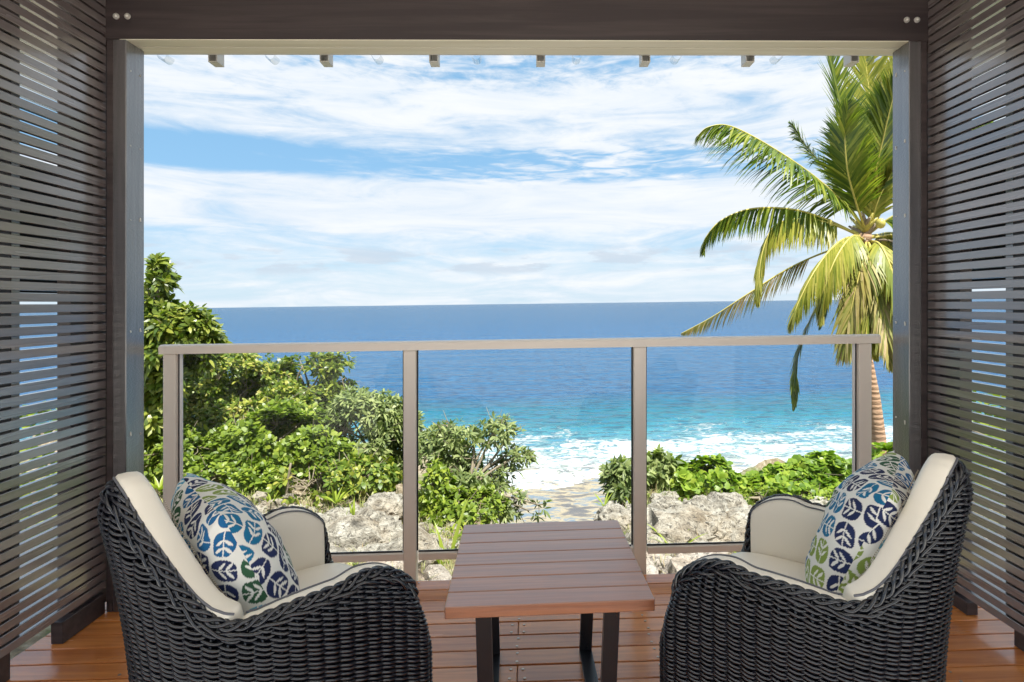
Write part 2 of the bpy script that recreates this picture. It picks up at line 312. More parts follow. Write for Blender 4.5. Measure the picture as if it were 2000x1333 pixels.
# ------------------------------------------------------------------ sea
SEA = -10.75
def seamat():
    m, t = newmat('reef_and_ocean_water'); g = t.n('ShaderNodeNewGeometry'); P = g.outputs['Position']
    s = t.n('ShaderNodeSeparateXYZ'); t.put(s.inputs[0], P); X, Y = s.outputs[0], s.outputs[1]
    wob = t.noise(t.mapv(P, (0.05, 0.05, 0)), 1.0, 4, 0.6); wob2 = t.noise(t.mapv(P, (0.25, 0.35, 0)), 1.0, 5, 0.6)
    d = t.m('ADD', Y, t.m('MULTIPLY', t.m('SUBTRACT', wob, 0.5), 16.0)); d = t.m('ADD', d, t.m('MULTIPLY', t.m('SUBTRACT', wob2, 0.5), 5.0))
    d = t.m('SUBTRACT', d, t.m('MULTIPLY', t.sstep(X, 2.0, 40.0), 2.0))
    dl = t.m('LOGARITHM', t.m('MAXIMUM', d, 10.0), 10.0)
    q = lambda y: (math.log10(y)-1.0)/3.2
    col = t.ramp(t.m('DIVIDE', t.m('SUBTRACT', dl, 1.0), 3.2), [(q(30), (0.40, 0.32, 0.20)), (q(39), (0.40, 0.325, 0.215)), (q(43), (0.24, 0.31, 0.29)), (q(52), (0.07, 0.27, 0.32)), (q(58), (0.010, 0.19, 0.24)), (q(65), (0.001, 0.125, 0.18)), (q(75), (0.001, 0.072, 0.18)), (q(150), (0.001, 0.070, 0.18)), (q(420), (0.001, 0.052, 0.122)), (q(3000), (0.001, 0.040, 0.088))])
    stone = t.noise(t.mapv(P, (0.9, 1.6, 1)), 1.0, 6, 0.7, 0.5); reef = t.m('SUBTRACT', 1.0, t.sstep(d, 37.0, 44.0))
    col = t.mix(t.m('MULTIPLY', t.m('MULTIPLY', t.sstep(stone, 0.45, 0.62), 0.35), reef), col, (0.22, 0.19, 0.12))
    streak = t.noise(t.mapv(P, (0.010, 0.05, 0)), 1.0, 5, 0.65, 0.4); col = t.mix(t.m('MULTIPLY', t.sstep(streak, 0.42, 0.66), 0.30), col, (0.002, 0.075, 0.19))
    chop_shade = t.noise(t.mapv(P, (0.55, 1.3, 0)), 1.0, 5, 0.65, 0.4); col = t.mix(t.m('MULTIPLY', t.sstep(chop_shade, 0.5, 0.60), 0.55), col, (0.006, 0.12, 0.27)); col = t.mix(t.m('MULTIPLY', t.sstep(chop_shade, 0.50, 0.41), 0.60), col, (0.0004, 0.026, 0.085))  # bright and dark wave faces painted into the water colour
    # surf
    f1 = t.noise(t.mapv(P, (0.70, 0.95, 0)), 1.0, 10, 0.70, 1.6); f2 = t.noise(t.mapv(P, (0.10, 0.24, 0)), 1.0, 4, 0.55, 0.8)
    prof = t.ramp(t.m('DIVIDE', t.m('SUBTRACT', d, 30.0), 40.0), [(0.0, 0.0), (0.19, 0.02), (0.205, 0.80), (0.25, 0.55), (0.34, 0.60), (0.40, 0.62), (0.50, 0.46), (0.60, 0.34), (0.72, 0.14), (0.82, 0.0)])
    fo = t.m('ADD', t.m('ADD', prof, t.m('MULTIPLY', t.m('SUBTRACT', f1, 0.5), 2.2)), t.m('MULTIPLY', t.m('SUBTRACT', f2, 0.5), 1.1))
    foam = t.m('MULTIPLY', t.sstep(fo, 0.42, 0.74), t.sstep(prof, 0.0, 0.12))
    col = t.mix(foam, col, (0.50, 0.525, 0.54))
    b = t.n('ShaderNodeBsdfPrincipled'); t.put(b.inputs['Base Color'], col)
    t.put(b.inputs['Roughness'], t.m('ADD', t.m('MULTIPLY', foam, 0.6), 0.22)); b.inputs['IOR'].default_value = 1.33; t.put(b.inputs['Specular IOR Level'], t.m('MULTIPLY', t.m('SUBTRACT', 0.30, t.m('MULTIPLY', t.sstep(dl, 1.75, 2.5), 0.22)), t.m('ADD', 0.25, t.m('MULTIPLY', t.sstep(d, 38.0, 46.0), 0.75))))
    w1 = t.noise(t.mapv(P, (0.30, 0.75, 0), rot=(0, 0, 0.25)), 1.0, 3, 0.5, 0.3); w2 = t.noise(t.mapv(P, (1.4, 2.6, 0), rot=(0, 0, -0.2)), 1.0, 6, 0.62, 0.4)
    w3 = t.noise(t.mapv(P, (0.05, 0.14, 0)), 1.0, 3, 0.5)
    h = t.m('ADD', t.m('ADD', t.m('MULTIPLY', w1, 1.1), t.m('MULTIPLY', w2, 0.42)), t.m('MULTIPLY', w3, 3.0)); h = t.m('ADD', h, t.m('MULTIPLY', foam, 0.15))
    amp = t.m('ADD', 0.25, t.m('MULTIPLY', t.sstep(d, 38.0, 60.0), 0.75))
    bp = t.n('ShaderNodeBump'); t.put(bp.inputs['Strength'], amp); bp.inputs['Distance'].default_value = 0.8; t.put(bp.inputs['Height'], h); t.put(b.inputs['Normal'], bp.outputs[0])
    return finish(m, t, b.outputs[0])
M['sea'] = seamat()
def seamesh():
    ys = [-400]+list(np.linspace(8, 120, 60))+list(np.geomspace(130, 45000, 40)); xs = list(-np.geomspace(45000, 60, 24))+list(np.linspace(-50, 50, 41))+list(np.geomspace(60, 45000, 24))
    V = [(x, y, SEA) for y in ys for x in xs]; n = len(xs)
    Fc = np.array([(j*n+i, j*n+i+1, (j+1)*n+i+1, (j+1)*n+i) for j in range(len(ys)-1) for i in range(n-1)])
    return mk('sea', V, Fc, M['sea'], True)
tag(link('sea', seamesh()), 'deep blue ocean turning turquoise and white with surf over the reef flat', kind='structure')

# ------------------------------------------------------------------ ground
def sst(x, a, b):
    t = min(1, max(0, (x-a)/(b-a))); return t*t*(3-2*t)
def edge_y(x):
    e = 9.2 if x < -0.6 else 8.4
    gap = sst(x, -1.1, -0.2)*(1-sst(x, 0.75, 1.7))
    return e*(1-gap)+5.1*gap+0.5*noise.noise(Vector((x*0.9, 3.3, 0)))
def ground_z(x, y, rough=True):
    z = -0.98-0.05*(y-4.5) if y > 4.5 else -0.98
    if x < -1: z += 0.22*sst(-x, 1, 4)
    if x > 1.0: z -= 0.10*sst(x, 1, 2.5)
    if rough:
        z += 0.13*noise.noise(Vector((x*1.3, y*1.3, 0.5)))+0.05*noise.noise(Vector((x*5, y*5, 1.5)))+0.025*noise.noise(Vector((x*13, y*13, 2.5)))
    e = edge_y(x) if abs(x) < 60 else 9.0
    if y > e: z = z+(-12.6-z)*sst(y, e, e+3.4)+0.4*noise.noise(Vector((x, y, z)))
    return z
def groundmesh():
    xs = list(-np.geomspace(420, 9.5, 18))+list(np.linspace(-9, 9, 181))+list(np.geomspace(9.5, 420, 18))
    ys = [-420, -200, -100, -50, -25, -12, -6, -2]+list(np.linspace(0, 14, 141))+[18, 30, 60, 100]
    V = [(x, y, ground_z(x, y)) for y in ys for x in xs]; n = len(xs)
    Fc = np.array([(j*n+i, j*n+i+1, (j+1)*n+i+1, (j+1)*n+i) for j in range(len(ys)-1) for i in range(n-1)])
    return mk('ground', V, Fc, M['ground'], True)
tag(link('ground', groundmesh()), 'stony clifftop soil with dry grass below the deck', kind='structure')

# ------------------------------------------------------------------ deck
YF = 2.618; PITCH = 0.0905
deck = empty('deck'); tag(deck, 'reddish oiled timber deck boards running across the balcony', kind='structure')
bmesh_cache = {}
def board(x0, x1, k):
    L = round(x1-x0, 3)
    if L not in bmesh_cache: bmesh_cache[L] = MB().box(-L/2, L/2, -(PITCH-0.006)/2, (PITCH-0.006)/2, -0.022, 0, 0.0022).mesh('board', M['deck'])
    link('board', bmesh_cache[L], deck, ((x0+x1)/2, YF-(k+0.5)*PITCH+0.003, random.uniform(-0.0008, 0.0008)))
cuts = {4: [-0.045], 5: [0.93], 7: [-0.045, 1.84], 3: [-0.95], 10: [0.45], 12: [-0.9], 14: [0.9], 9: [-0.5]}
for k in range(24):
    xs = [-1.86]+cuts.get(k, [[0.45], [-0.95], [1.35], [0.0]][k % 4] if k > 14 else [])+[1.87]
    for a, b in zip(xs[:-1], xs[1:]): board(a+0.001, b-0.001, k)
sm = MB()
for k in range(16):
    for xj in (-1.40, -0.95, -0.50, -0.045, 0.45, 0.93, 1.40):
        for s in (-1, 1):
            for dx in ((-0.022, 0.022) if xj in cuts.get(k, []) else (0,)):
                x = xj+dx+random.uniform(-.004, .004); y = YF-(k+0.5)*PITCH+s*0.024
                sm.tube([(x, y, -0.004), (x, y, 0.0014)], 0.0052, 8)
tag(sm.build('screw_head', M['screw'], deck), kind='stuff')
fb = MB(); fb.box(-1.86, 1.87, YF-0.045, YF-0.003, -0.30, -0.026); fb.build('rim_joist', M['stain'], deck)
ub = MB()
for xj in (-1.40, -0.95, -0.50, -0.045, 0.45, 0.93, 1.40): ub.box(xj-0.022, xj+0.022, 0.44, YF-0.048, -0.25, -0.026)
tag(ub.build('joist', M['stain'], deck), kind='stuff')

# ------------------------------------------------------------------ beam, posts, eaves, ceiling
frame = empty('porch_beam', (0, 2.42, 2.36), 0, 'wide dark brown beam across the top of the opening with two bolts near each end', 'beam')
def P(mb, name, mat, parent, smooth=False, label=None):
    o = mb.build(name, mat, parent, smooth)
    if parent is not None: o.location = -Vector(parent.location) if parent.rotation_euler.z == 0 else (0, 0, 0)
    if label: o['label'] = label
    return o
P(MB().box(-1.745, 1.760, 2.42, 2.486, 2.363, 2.70, 0.003), 'beam_board', M['stain'], frame)
for px in (228, 250, 1770, 1790):
    p = at(px, 33 if px < 1000 else 40, 2.42); b = MB()
    b.tube([(p.x, 2.4195, p.z), (p.x, 2.414, p.z)], [0.0125, 0.0125], 14); b.tube([(p.x, 2.414, p.z), (p.x, 2.409, p.z), (p.x, 2.406, p.z)], [0.010, 0.008, 0.003], 12)
    P(b, 'bolt', M['galv'], frame, True)
o = P(MB().box(-1.66, 1.665, 2.4205, 2.4815, 2.3590, 2.3625), 'soffit_strip', M['cream'], frame)
eave = empty('eave', (0, 2.5, 2.36), 0, 'cream underside boards and white edge of the roof along the beam', 'roof edge')
P(MB().box(-2.2, 2.2, 2.494, 2.556, 2.361, 2.52, 0.002), 'soffit_board', M['cream'], eave)
P(MB().box(-2.2, 2.2, 2.560, 2.585, 2.368, 2.52, 0.002), 'fascia', M['fascia'], eave)
P(MB().box(-2.2, 2.2, 2.588, 2.72, 2.478, 2.488), 'roof_overhang', M['fascia'], eave)
for i, px in enumerate((420, 636, 848, 1056, 1260, 1462, 1665)):
    p = at(px, 112, 2.62); x = p.x; b = MB()
    b.box(x-0.020, x+0.020, 2.60, 2.66, 2.352, 2.356); b.box(x-0.020, x-0.016, 2.60, 2.66, 2.357, 2.476); b.box(x+0.016, x+0.020, 2.60, 2.66, 2.357, 2.476); b.box(x-0.0155, x+0.0155, 2.652, 2.656, 2.357, 2.476)
    g = b.build('eave_bracket', M['galv']); z = at(px, 121, 2.60).z-2.352
    g.location.z = z
    tag(g, ['square metal bracket under the eave nearest the left post', 'second square metal bracket under the eave from the left post', 'third square metal bracket under the eave from the left post', 'middle square metal bracket under the eave', 'third square metal bracket under the eave from the right post', 'second square metal bracket under the eave from the right post', 'square metal bracket under the eave above the palm crown beside the right post'][i], 'bracket', 'square brackets under the eave')
for i, px in enumerate((318, 528, 735, 930, 1127, 1322, 1520, 1712)):
    p = at(px, 106, 2.60); b = MB()
    V = []; m = 10
    for y in (2.59, 2.65):
        for k in range(m+1):
            a = math.pi*k/m; V.append((0.021*math.cos(a), y, -0.024*math.sin(a)))
    b.V = V; b.F = [(k, k+1, m+2+k, m+1+k) for k in range(m)]
    g = b.build('roof_sheet_rib', M['poly'], None, True); g.location = (p.x, 0, p.z-0.004)
    tag(g, ['clear rounded rib of roof sheet beside the left post', 'clear rounded roof rib between the first and second eave brackets', 'clear rounded roof rib between the second and third eave brackets', 'clear rounded roof rib left of the middle eave bracket', 'clear rounded roof rib right of the middle eave bracket', 'clear rounded roof rib right of the fifth eave bracket', 'clear rounded roof rib between the last two eave brackets', 'clear rounded rib of roof sheet beside the right post'][i], 'roof rib', 'clear roof sheet ribs under the eave')
def post(name, x0, x1, xs0, xs1, label):
    e = empty(name, ((x0+x1)/2, 2.47, 0), 0, label, 'post')
    P(MB(True).box(x0, x1, 2.417, 2.531, 0.001, 2.360, 0.003), 'post_timber', M['post'], e)
    P(MB(True).box(xs0, xs1, 2.421, 2.56, 0.001, 2.361, 0.002), 'stud', M['stain'], e)
    s = MB(True); xi = x1 if x0 < 0 else x0; sg = 1 if x0 < 0 else -1
    for z in (2.24, 1.93, 1.62, 1.15, 0.72):
        for y in (2.445, 2.505): s.tube([(xi-0.001*sg, y, z+random.uniform(-.02, .02)), (xi+0.0012*sg, y, z)], 0.0032, 8)
    tag(P(s, 'nail_head', M['galv'], e), kind='stuff')
post('left_post'.replace('left_', 'porch_'), -1.6995, -1.646, -1.728, -1.702, 'dark rough sawn porch post at the left end of the balcony opening')
post('porch_post', 1.651, 1.7045, 1.707, 1.734, 'dark rough sawn porch post at the right end of the balcony opening, beside the palm')
ce = MB().box(-3.2, 3.2, -1.35, 2.415, 2.71, 2.76); tag(ce.build('ceiling', M['ceiling']), 'pale ceiling above the balcony', kind='structure')
ro = MB().box(-3.3, 3.3, -1.4, 2.72, 2.80, 2.86); tag(ro.build('roof', M['fascia']), 'roof over the balcony', kind='structure')
tag(MB().box(-9, 9, -12, 0.42, -0.12, -0.004).build('reflector', M['bounce_pale']), 'added unseen pale terrace behind the balcony', kind='structure')  # pale slab added out of view to bounce sunlight into the balcony

# ------------------------------------------------------------------ slatted side screens
def screen(side):
    xf = -1.728 if side < 0 else 1.734
    lab = 'dark brown horizontal slat screen on the %s side of the balcony' % ('left' if side < 0 else 'right')
    e = empty('slatted_screen', (xf, 2.42, 0), 0, lab, 'screen')
    th = 0.019; L = 1.80; y1 = 2.4185
    me = MB().box(-th/2, th/2, -L/2, L/2, -0.0149, 0.0149, 0.0012).mesh('slat', M['slat'])
    cx = xf+side*(th/2)
    z = 0.118 if side < 0 else 0.084
    while z < 2.69:
        s = link('slat', me, e); s.location = (leanx(cx, z)-xf, y1-L/2-2.42, z); s.rotation_euler = (0, LEAN, 0); z += 0.0392
    def bat(y0, yy, w, off=0.0, mat='slat', name='batten', z0=0.03, z1=2.70):
        a = xf+side*(th+0.001+off); b2 = a+side*w
        P(MB(True).box(min(a, b2), max(a, b2), y0, yy, z0, z1), name, M[mat], e)
    bat(2.375, 2.47, 0.045); bat(2.008, 2.040, 0.045, z0=0.09); bat(1.50, 1.54, 0.045, z0=0.09); bat(0.85, 0.89, 0.045, z0=0.09)
    bat(2.262, 2.371, 0.050, 0.0, 'stain', 'outer_post', 0.001)
    bat(1.945, 2.004, 0.050, 0.0, 'stain', 'outer_post', 0.001)
    a = xf+side*0.0; b2 = xf+side*0.045
    P(MB().box(min(a, b2)+LEAN*-1.2, max(a, b2)+LEAN*-1.2, 2.20, 2.4165, 0.001, 0.083 if side < 0 else 0.052, 0.002), 'foot_board', M['stain'], e)
screen(-1); screen(1)
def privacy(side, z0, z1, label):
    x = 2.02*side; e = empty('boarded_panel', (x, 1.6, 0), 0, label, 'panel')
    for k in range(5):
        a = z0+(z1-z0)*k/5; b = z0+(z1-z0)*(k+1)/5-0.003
        P(MB().box(x-0.012, x+0.012, 0.9, 2.72, a, b), 'panel_board', M['shadeboard'], e)
    for y in (0.95, 1.6, 2.62): P(MB().box(x+side*0.013, x+side*0.06, y, y+0.05, 0.0, z1), 'panel_stud', M['shadeboard'], e)
privacy(-1, 1.32, 1.86, 'dark boarded panel coloured as in shade, glimpsed through the gaps of the left slat screen')
privacy(1, 1.32, 1.98, 'dark boarded panel coloured as in shade, glimpsed through the gaps of the right slat screen')

# ------------------------------------------------------------------ glass balustrade
bal = empty('glass_balustrade', (0, 2.65, 0), 0, 'beige aluminium balustrade with three clear glass panels at the deck edge', 'balustrade')
r = MB(); yy0, yy1 = 2.632, 2.694
prof = [(yy0, 1.043), (yy0, 1.074), (yy0+0.006, 1.081), (yy0+0.02, 1.0845), (yy1-0.02, 1.0845), (yy1-0.006, 1.081), (yy1, 1.074), (yy1, 1.043)]
for x in (-1.653, 1.660): r.V += [(x, y, z) for y, z in prof]
n = len(prof); r.F = [(k, (k+1) % n, n+(k+1) % n, n+k) for k in range(n)]+[tuple(range(n))[::-1], tuple(range(n, 2*n))]
P(r, 'top_rail', M['alu'], bal)
PX_ = [(-1.634, -1.579), (-0.559, -0.502), (0.499, 0.558), (1.562, 1.622)]
for a, b in PX_: P(MB(True).box(a, b, 2.637, 2.690, -0.22, 1.0425, 0.003), 'baluster_post', M['alu'], bal)
for i in range(3):
    a = PX_[i][1]; b = PX_[i+1][0]
    P(MB().box(a-0.006, b-0.004, 2.648, 2.684, 0.078, 0.112, 0.003), 'bottom_rail', M['alu'], bal)
    P(MB(True).box(a+0.003, b-0.003, 2.664, 2.671, 0.119, 1.0415), 'glass_panel', M['glass'], bal)
    g = MB(True); g.box(a-0.002, a+0.0065, 2.660, 2.6635, 0.119, 1.042); g.box(b-0.0075, b+0.002, 2.660, 2.6635, 0.119, 1.042); g.box(a+0.007, b-0.008, 2.660, 2.6635, 0.1125, 0.1195)
    P(g, 'gasket', M['rubber'], bal)
    if i == 0: P(MB(True).box(a+0.0068, a+0.020, 2.659, 2.663, 0.12, 1.042), 'channel_strip', M['whitestrip'], bal)
    if i == 2: P(MB(True).box(b-0.020, b-0.0078, 2.659, 2.663, 0.12, 1.042), 'channel_strip', M['whitestrip'], bal)

# ------------------------------------------------------------------ side table
TB = empty('side_table', (0.051, 1.812, 0), rad(1.0), 'low square table with reddish wooden slat top and black steel legs between the chairs', 'table')
tw, td = 0.562, 0.572; nb = 7; bp_ = td/nb
for k in range(nb):
    y = -td/2+(k+0.5)*bp_; s = MB().box(-tw/2, tw/2, -bp_/2+0.0020, bp_/2-0.0020, 0.418, 0.45, 0.0018).build('top_board', M['table'], TB); s.location = (0, y, 0)
MB().box(-tw/2, -tw/2+0.0001, -td/2, -td/2+0.0001, 0.43, 0.4301)
MB().box(-tw/2+0.05, tw/2-0.05, -td/2+0.04, td/2-0.04, 0.4025, 0.4165).build('under_frame', M['black_steel'], TB)
def steel_leg(x0, x1, x2):
    # closed hoop: near leg, far leg, floor bar (slanted inwards towards the floor)
    for s in (-1, 1):
        y = s*(td/2-0.055); b = MB(); h = 0.0215; d = 0.010
        tx, bx = x0, x1
        b.V = [(tx-h, y-d, 0.402), (tx+h, y-d, 0.402), (tx+h, y+d, 0.402), (tx-h, y+d, 0.402), (bx-h, y-d, 0.013), (bx+h, y-d, 0.013), (bx+h, y+d, 0.013), (bx-h, y+d, 0.013)]
        b.F = [(0, 1, 2, 3), (7, 6, 5, 4), (0, 4, 5, 1), (1, 5, 6, 2), (2, 6, 7, 3), (3, 7, 4, 0)]
        b.build('leg', M['black_steel'], TB)
    MB().box(x1-0.0215, x1+0.0215, -(td/2-0.045), td/2-0.045, 0.0005, 0.0125).build('floor_bar', M['black_steel'], TB)
steel_leg(-0.182, -0.176, 0); steel_leg(0.172, 0.150, 0)

# ------------------------------------------------------------------ wicker armchairs
CW, XF, ZA, ZB, ZF = 0.645, 0.298, 0.612, 0.856, 0.37; XS = 0.06
def plan():
    pts = []; hw = CW/2; rc = 0.05; xb = -0.278
    pts += [(XF, y) for y in np.linspace(0, hw-rc, 12)]
    pts += [(XF-rc+rc*math.cos(a), hw-rc+rc*math.sin(a)) for a in np.linspace(0, math.pi/2, 10)[1:]]
    pts += [(x, hw) for x in np.linspace(XF-rc, XS, 14)[1:]]
    n = 2.05
    for a in np.linspace(0, math.pi/2, 50)[1:]:
        pts.append((XS+(xb-XS)*math.sin(a)**(2/n), hw*math.cos(a)**(2/n)))
    P0 = np.array(pts); P0[-1, 1] = 0
    P0 = np.vstack([P0, (P0*[1, -1])[::-1][1:-1]])   # closed
    return P0
def resample(P0, n):
    Q = np.vstack([P0, P0[:1]]); d = np.r_[0, np.cumsum(np.linalg.norm(np.diff(Q, axis=0), axis=1))]; s = np.linspace(0, d[-1], n, endpoint=False)
    return np.c_[np.interp(s, d, Q[:, 0]), np.interp(s, d, Q[:, 1])], d[-1]
P0 = plan()
def rim_h(x, y):
    x = np.asarray(x, float); y = np.abs(np.asarray(y, float))
    t = np.clip((x-0.12)/(XF-0.12), 0, 1); front = ZF+(ZA-ZF)*(1-t**2.15)**(1/2.1)
    u = np.clip((x-XS)/0.06, 0, 1); arm = 0.600+(ZA-0.600)*(u*u*(3-2*u))
    back = np.interp(y, [0, .03, .058, .085, .1135, .14, .164, .188, .21, .23, .249, .265, .280, .303, .318, .3225], [ZB, .851, .836, .803, .764, .728, .690, .648, .612, .588, .575, .571, .574, .588, .597, .600])
    return np.where(x > 0.12, front, np.where(x > XS-0.004, arm, back))
def xscale(z):
    z = np.asarray(z, float); return np.where(z < 0.28, 1+0.06*((0.28-z)/0.28)**2, 1+0.23*(np.clip(z-0.28, 0, 1)/0.6)**1.7)
def shell(xy, nrm, z, h, inset=0.0):
    """xy base plan (N,2), outward normals, heights z, rim heights h -> points"""
    x = np.where(xy[:, 0] < XS, XS+(xy[:, 0]-XS)*xscale(z), xy[:, 0]); y = xy[:, 1]*(1-0.035*np.clip((0.25-z)/0.25, 0, 1))
    sh = 0.034*np.clip(1-(h-z)/0.075, 0, 1)**2.2
    o = -(sh+inset)
    return np.c_[x+nrm[:, 0]*o, y+nrm[:, 1]*o, z]
def planN(n):
    xy, L = resample(P0, n); t = np.roll(xy, -1, 0)-np.roll(xy, 1, 0); t /= np.linalg.norm(t, axis=1)[:, None]; nr = np.c_[t[:, 1], -t[:, 0]]
    return xy, nr, L
def tubes(runs, r, ns=6):
    """runs: list of (pts (N,3), closed)"""
    Vs = []; Fs = []; base = 0; ang = np.arange(ns)*2*math.pi/ns
    for item in runs:
        p, closed = item[0], item[1]; rr = item[2] if len(item) > 2 else r
        N = len(p)
        if N < 2: continue
        t = (np.roll(p, -1, 0)-np.roll(p, 1, 0)) if closed else np.gradient(p, axis=0)
        t /= np.linalg.norm(t, axis=1)[:, None]+1e-9
        up = np.tile([0.13, 0.21, 0.97], (N, 1)); b = np.cross(t, up); b /= np.linalg.norm(b, axis=1)[:, None]+1e-9; c = np.cross(b, t)
        V = p[:, None, :]+rr*(np.cos(ang)[None, :, None]*b[:, None, :]+np.sin(ang)[None, :, None]*c[:, None, :])
        Vs.append(V.reshape(-1, 3)); m = N if closed else N-1
        i = np.arange(m)[:, None]; k = np.arange(ns)[None, :]; j = (i+1) % N; k2 = (k+1) % ns
        Fs.append(np.stack([base+i*ns+k, base+i*ns+k2, base+j*ns+k2, base+j*ns+k], -1).reshape(-1, 4)); base += N*ns
    return np.vstack(Vs), np.vstack(Fs)
_, L0 = resample(P0, 10); NST = int(round(L0/0.033)); NST -= NST % 2; NPT = NST*5
def weave_mesh():
    xy, nr, L = planN(NPT); h = rim_h(xy[:, 0], xy[:, 1]); s = np.arange(NPT)/5.0; runs = []
    rp = 0.0102
    for row in range(0, 92):
        for strand in (0, 1):
            zb = 0.006+row*rp; fol = 1+0.22*(np.maximum(h, 0.5)/0.6-1)*np.clip(zb/0.6, 0, 1); z = zb*fol+0.0010*np.sin(s*0.31+row*2.1)
            ok = z < h-0.006; th = math.pi*(s+strand); wv = np.cos(th); wv = np.sign(wv)*np.abs(wv)**0.75
            p = shell(xy, nr, np.minimum(z-0.0034*np.sin(th), h), h); p[:, 0] += nr[:, 0]*0.0066*wv; p[:, 1] += nr[:, 1]*0.0066*wv
            if ok.all(): runs.append((p, True)); continue
            st = np.where(ok & ~np.roll(ok, 1))[0]
            for a in st:
                k = a; q = []
                while ok[k % NPT] and len(q) < NPT: q.append(k % NPT); k += 1
                if len(q) > 3: runs.append((p[q], False))
    return mk('woven_strands', *tubes(runs, 0.0042, 5), M['wicker'], True)
def stakes_mesh():
    xy, nr, L = planN(NPT); h = rim_h(xy[:, 0], xy[:, 1]); runs = []
    for k in range(NST):
        i = k*5; zz = np.linspace(0.0, h[i], 18); p = shell(np.repeat(xy[i:i+1], 18, 0), np.repeat(nr[i:i+1], 18, 0), zz, np.full(18, h[i])); runs.append((p, False))
    return mk('stake', *tubes(runs, 0.0042, 5), M['wicker'], True)
def core_mesh():
    xy, nr, L = planN(240); h = rim_h(xy[:, 0], xy[:, 1]); m = 26; Vs = []
    for k in range(m):
        z = 0.015+(h-0.02)*k/(m-1); Vs.append(shell(xy, nr, z, h, 0.010))
    for k in range(m)[::-1]:
        z = 0.015+(h-0.03)*k/(m-1); Vs.append(shell(xy, nr, z, h, 0.034))
    N = 240; V = np.vstack(Vs); i = np.arange(N)[None, :]; k = np.arange(2*m-1)[:, None]; j = (i+1) % N
    Fc = np.stack([k*N+i, k*N+j, (k+1)*N+j, (k+1)*N+i], -1).reshape(-1, 4)
    return mk('shell_core', V, Fc, M['wickcore'], True)
def braid_mesh():
    n = 900; xy, nr, L = planN(n); h = rim_h(xy[:, 0], xy[:, 1]); p = shell(xy, nr, h, h)
    d = np.r_[0, np.cumsum(np.linalg.norm(np.diff(p, axis=0), axis=1))]; tot = d[-1]+np.linalg.norm(p[0]-p[-1]); lam = tot/round(tot/0.15); ph = d/lam*2*math.pi
    t = np.roll(p, -2, 0)-np.roll(p, 2, 0); t /= np.linalg.norm(t, axis=1)[:, None]; N3 = np.c_[nr, np.zeros(n)]; up = np.cross(t, N3); up /= np.linalg.norm(up, axis=1)[:, None]; up *= np.sign(up[:, 2:3]+1e-6)
    runs = []
    for k in range(5):
        q = ph+k*2*math.pi/5; lat = 0.0105*np.sin(q); ver = 0.0065*np.cos(2*q+0.6)+0.004; runs.append((p+N3*(lat[:, None]+0.002)+up*ver[:, None], True, 0.0050))
    for k in range(2):
        q = ph*1.5+k*math.pi; runs.append((p+N3*(0.018+0.004*np.sin(q))[:, None]+up*(-0.012+0.005*np.cos(q))[:, None], True, 0.0044))
    return mk('braided_rim', *tubes(runs, 0.0066, 7), M['wicker'], True)
def pad_mesh(name, s0, s1, zlow, dout, din, top, zcap=None, n=70, bulge=0.010, taper=0.0, mat='leather'):
    """padded strip following the inside of the shell between arc fractions s0..s1 of the closed plan"""
    NN = 1200; xy, nr, L = planN(NN); idx = (np.linspace(s0, s1, n)*NN).astype(int) % NN
    xy = xy[idx]; nr = nr[idx]; h = rim_h(xy[:, 0], xy[:, 1]); ztop = h+top
    if zcap is not None: ztop = np.minimum(ztop, zcap)
    m = 36; rows = []
    e = np.linspace(0, 1, n); endr = np.clip(np.minimum(e, 1-e)/0.035, 0, 1); endr = np.sqrt(1-(1-endr)**2)
    for k in range(m):
        a = 2*math.pi*k/m; ca, sa = math.cos(a), math.sin(a); pw = 0.42
        u = np.sign(ca)*abs(ca)**pw; v = np.sign(sa)*abs(sa)**pw        # rounded rectangle section
        mid = (dout+din)/2; half = (din-dout)/2*(0.35+0.65*endr)
        zz = (zlow+ztop)/2+(ztop-zlow)/2*v*(0.97+0.03*endr)
        dd = mid+half*(-u)*(1+0.0*v)+(-bulge*(1-v*v)*(1 if u < 0 else 0))*-1*endr
        x = np.where(xy[:, 0] < XS, XS+(xy[:, 0]-XS)*xscale(zz), xy[:, 0]); y = xy[:, 1]*(1-0.035*np.clip((0.25-zz)/0.25, 0, 1))
        rows.append(np.c_[x-nr[:, 0]*dd, y-nr[:, 1]*dd, zz])
    V = np.stack(rows, 1).reshape(-1, 3); i = np.arange(n-1)[:, None]; k = np.arange(m)[None, :]; k2 = (k+1) % m
    Fc = np.stack([i*m+k, i*m+k2, (i+1)*m+k2, (i+1)*m+k], -1).reshape(-1, 4)
    Fl = [tuple(f) for f in Fc.tolist()]+[tuple(range(m))[::-1], tuple((n-1)*m+k for k in range(m))]
    me = mk(name, V.tolist(), Fl, M[mat], True); nice(me)
    def line(v_, d_):
        zz = (zlow+ztop)/2+(ztop-zlow)/2*v_; x = np.where(xy[:, 0] < XS, XS+(xy[:, 0]-XS)*xscale(zz), xy[:, 0])
        return np.c_[x-nr[:, 0]*d_, xy[:, 1]-nr[:, 1]*d_, zz]
    return me, line
def frac(xt, sgn):                       # arc fraction of the plan at x=xt on the +y (sgn=1) or -y side, behind the front corner
    NN = 1200; xy, nr, L = planN(NN); c = [(abs(xy[i, 0]-xt), i) for i in range(NN) if xy[i, 1]*sgn > 0.03 and i not in (0,)]
    return min(c)[1]/NN
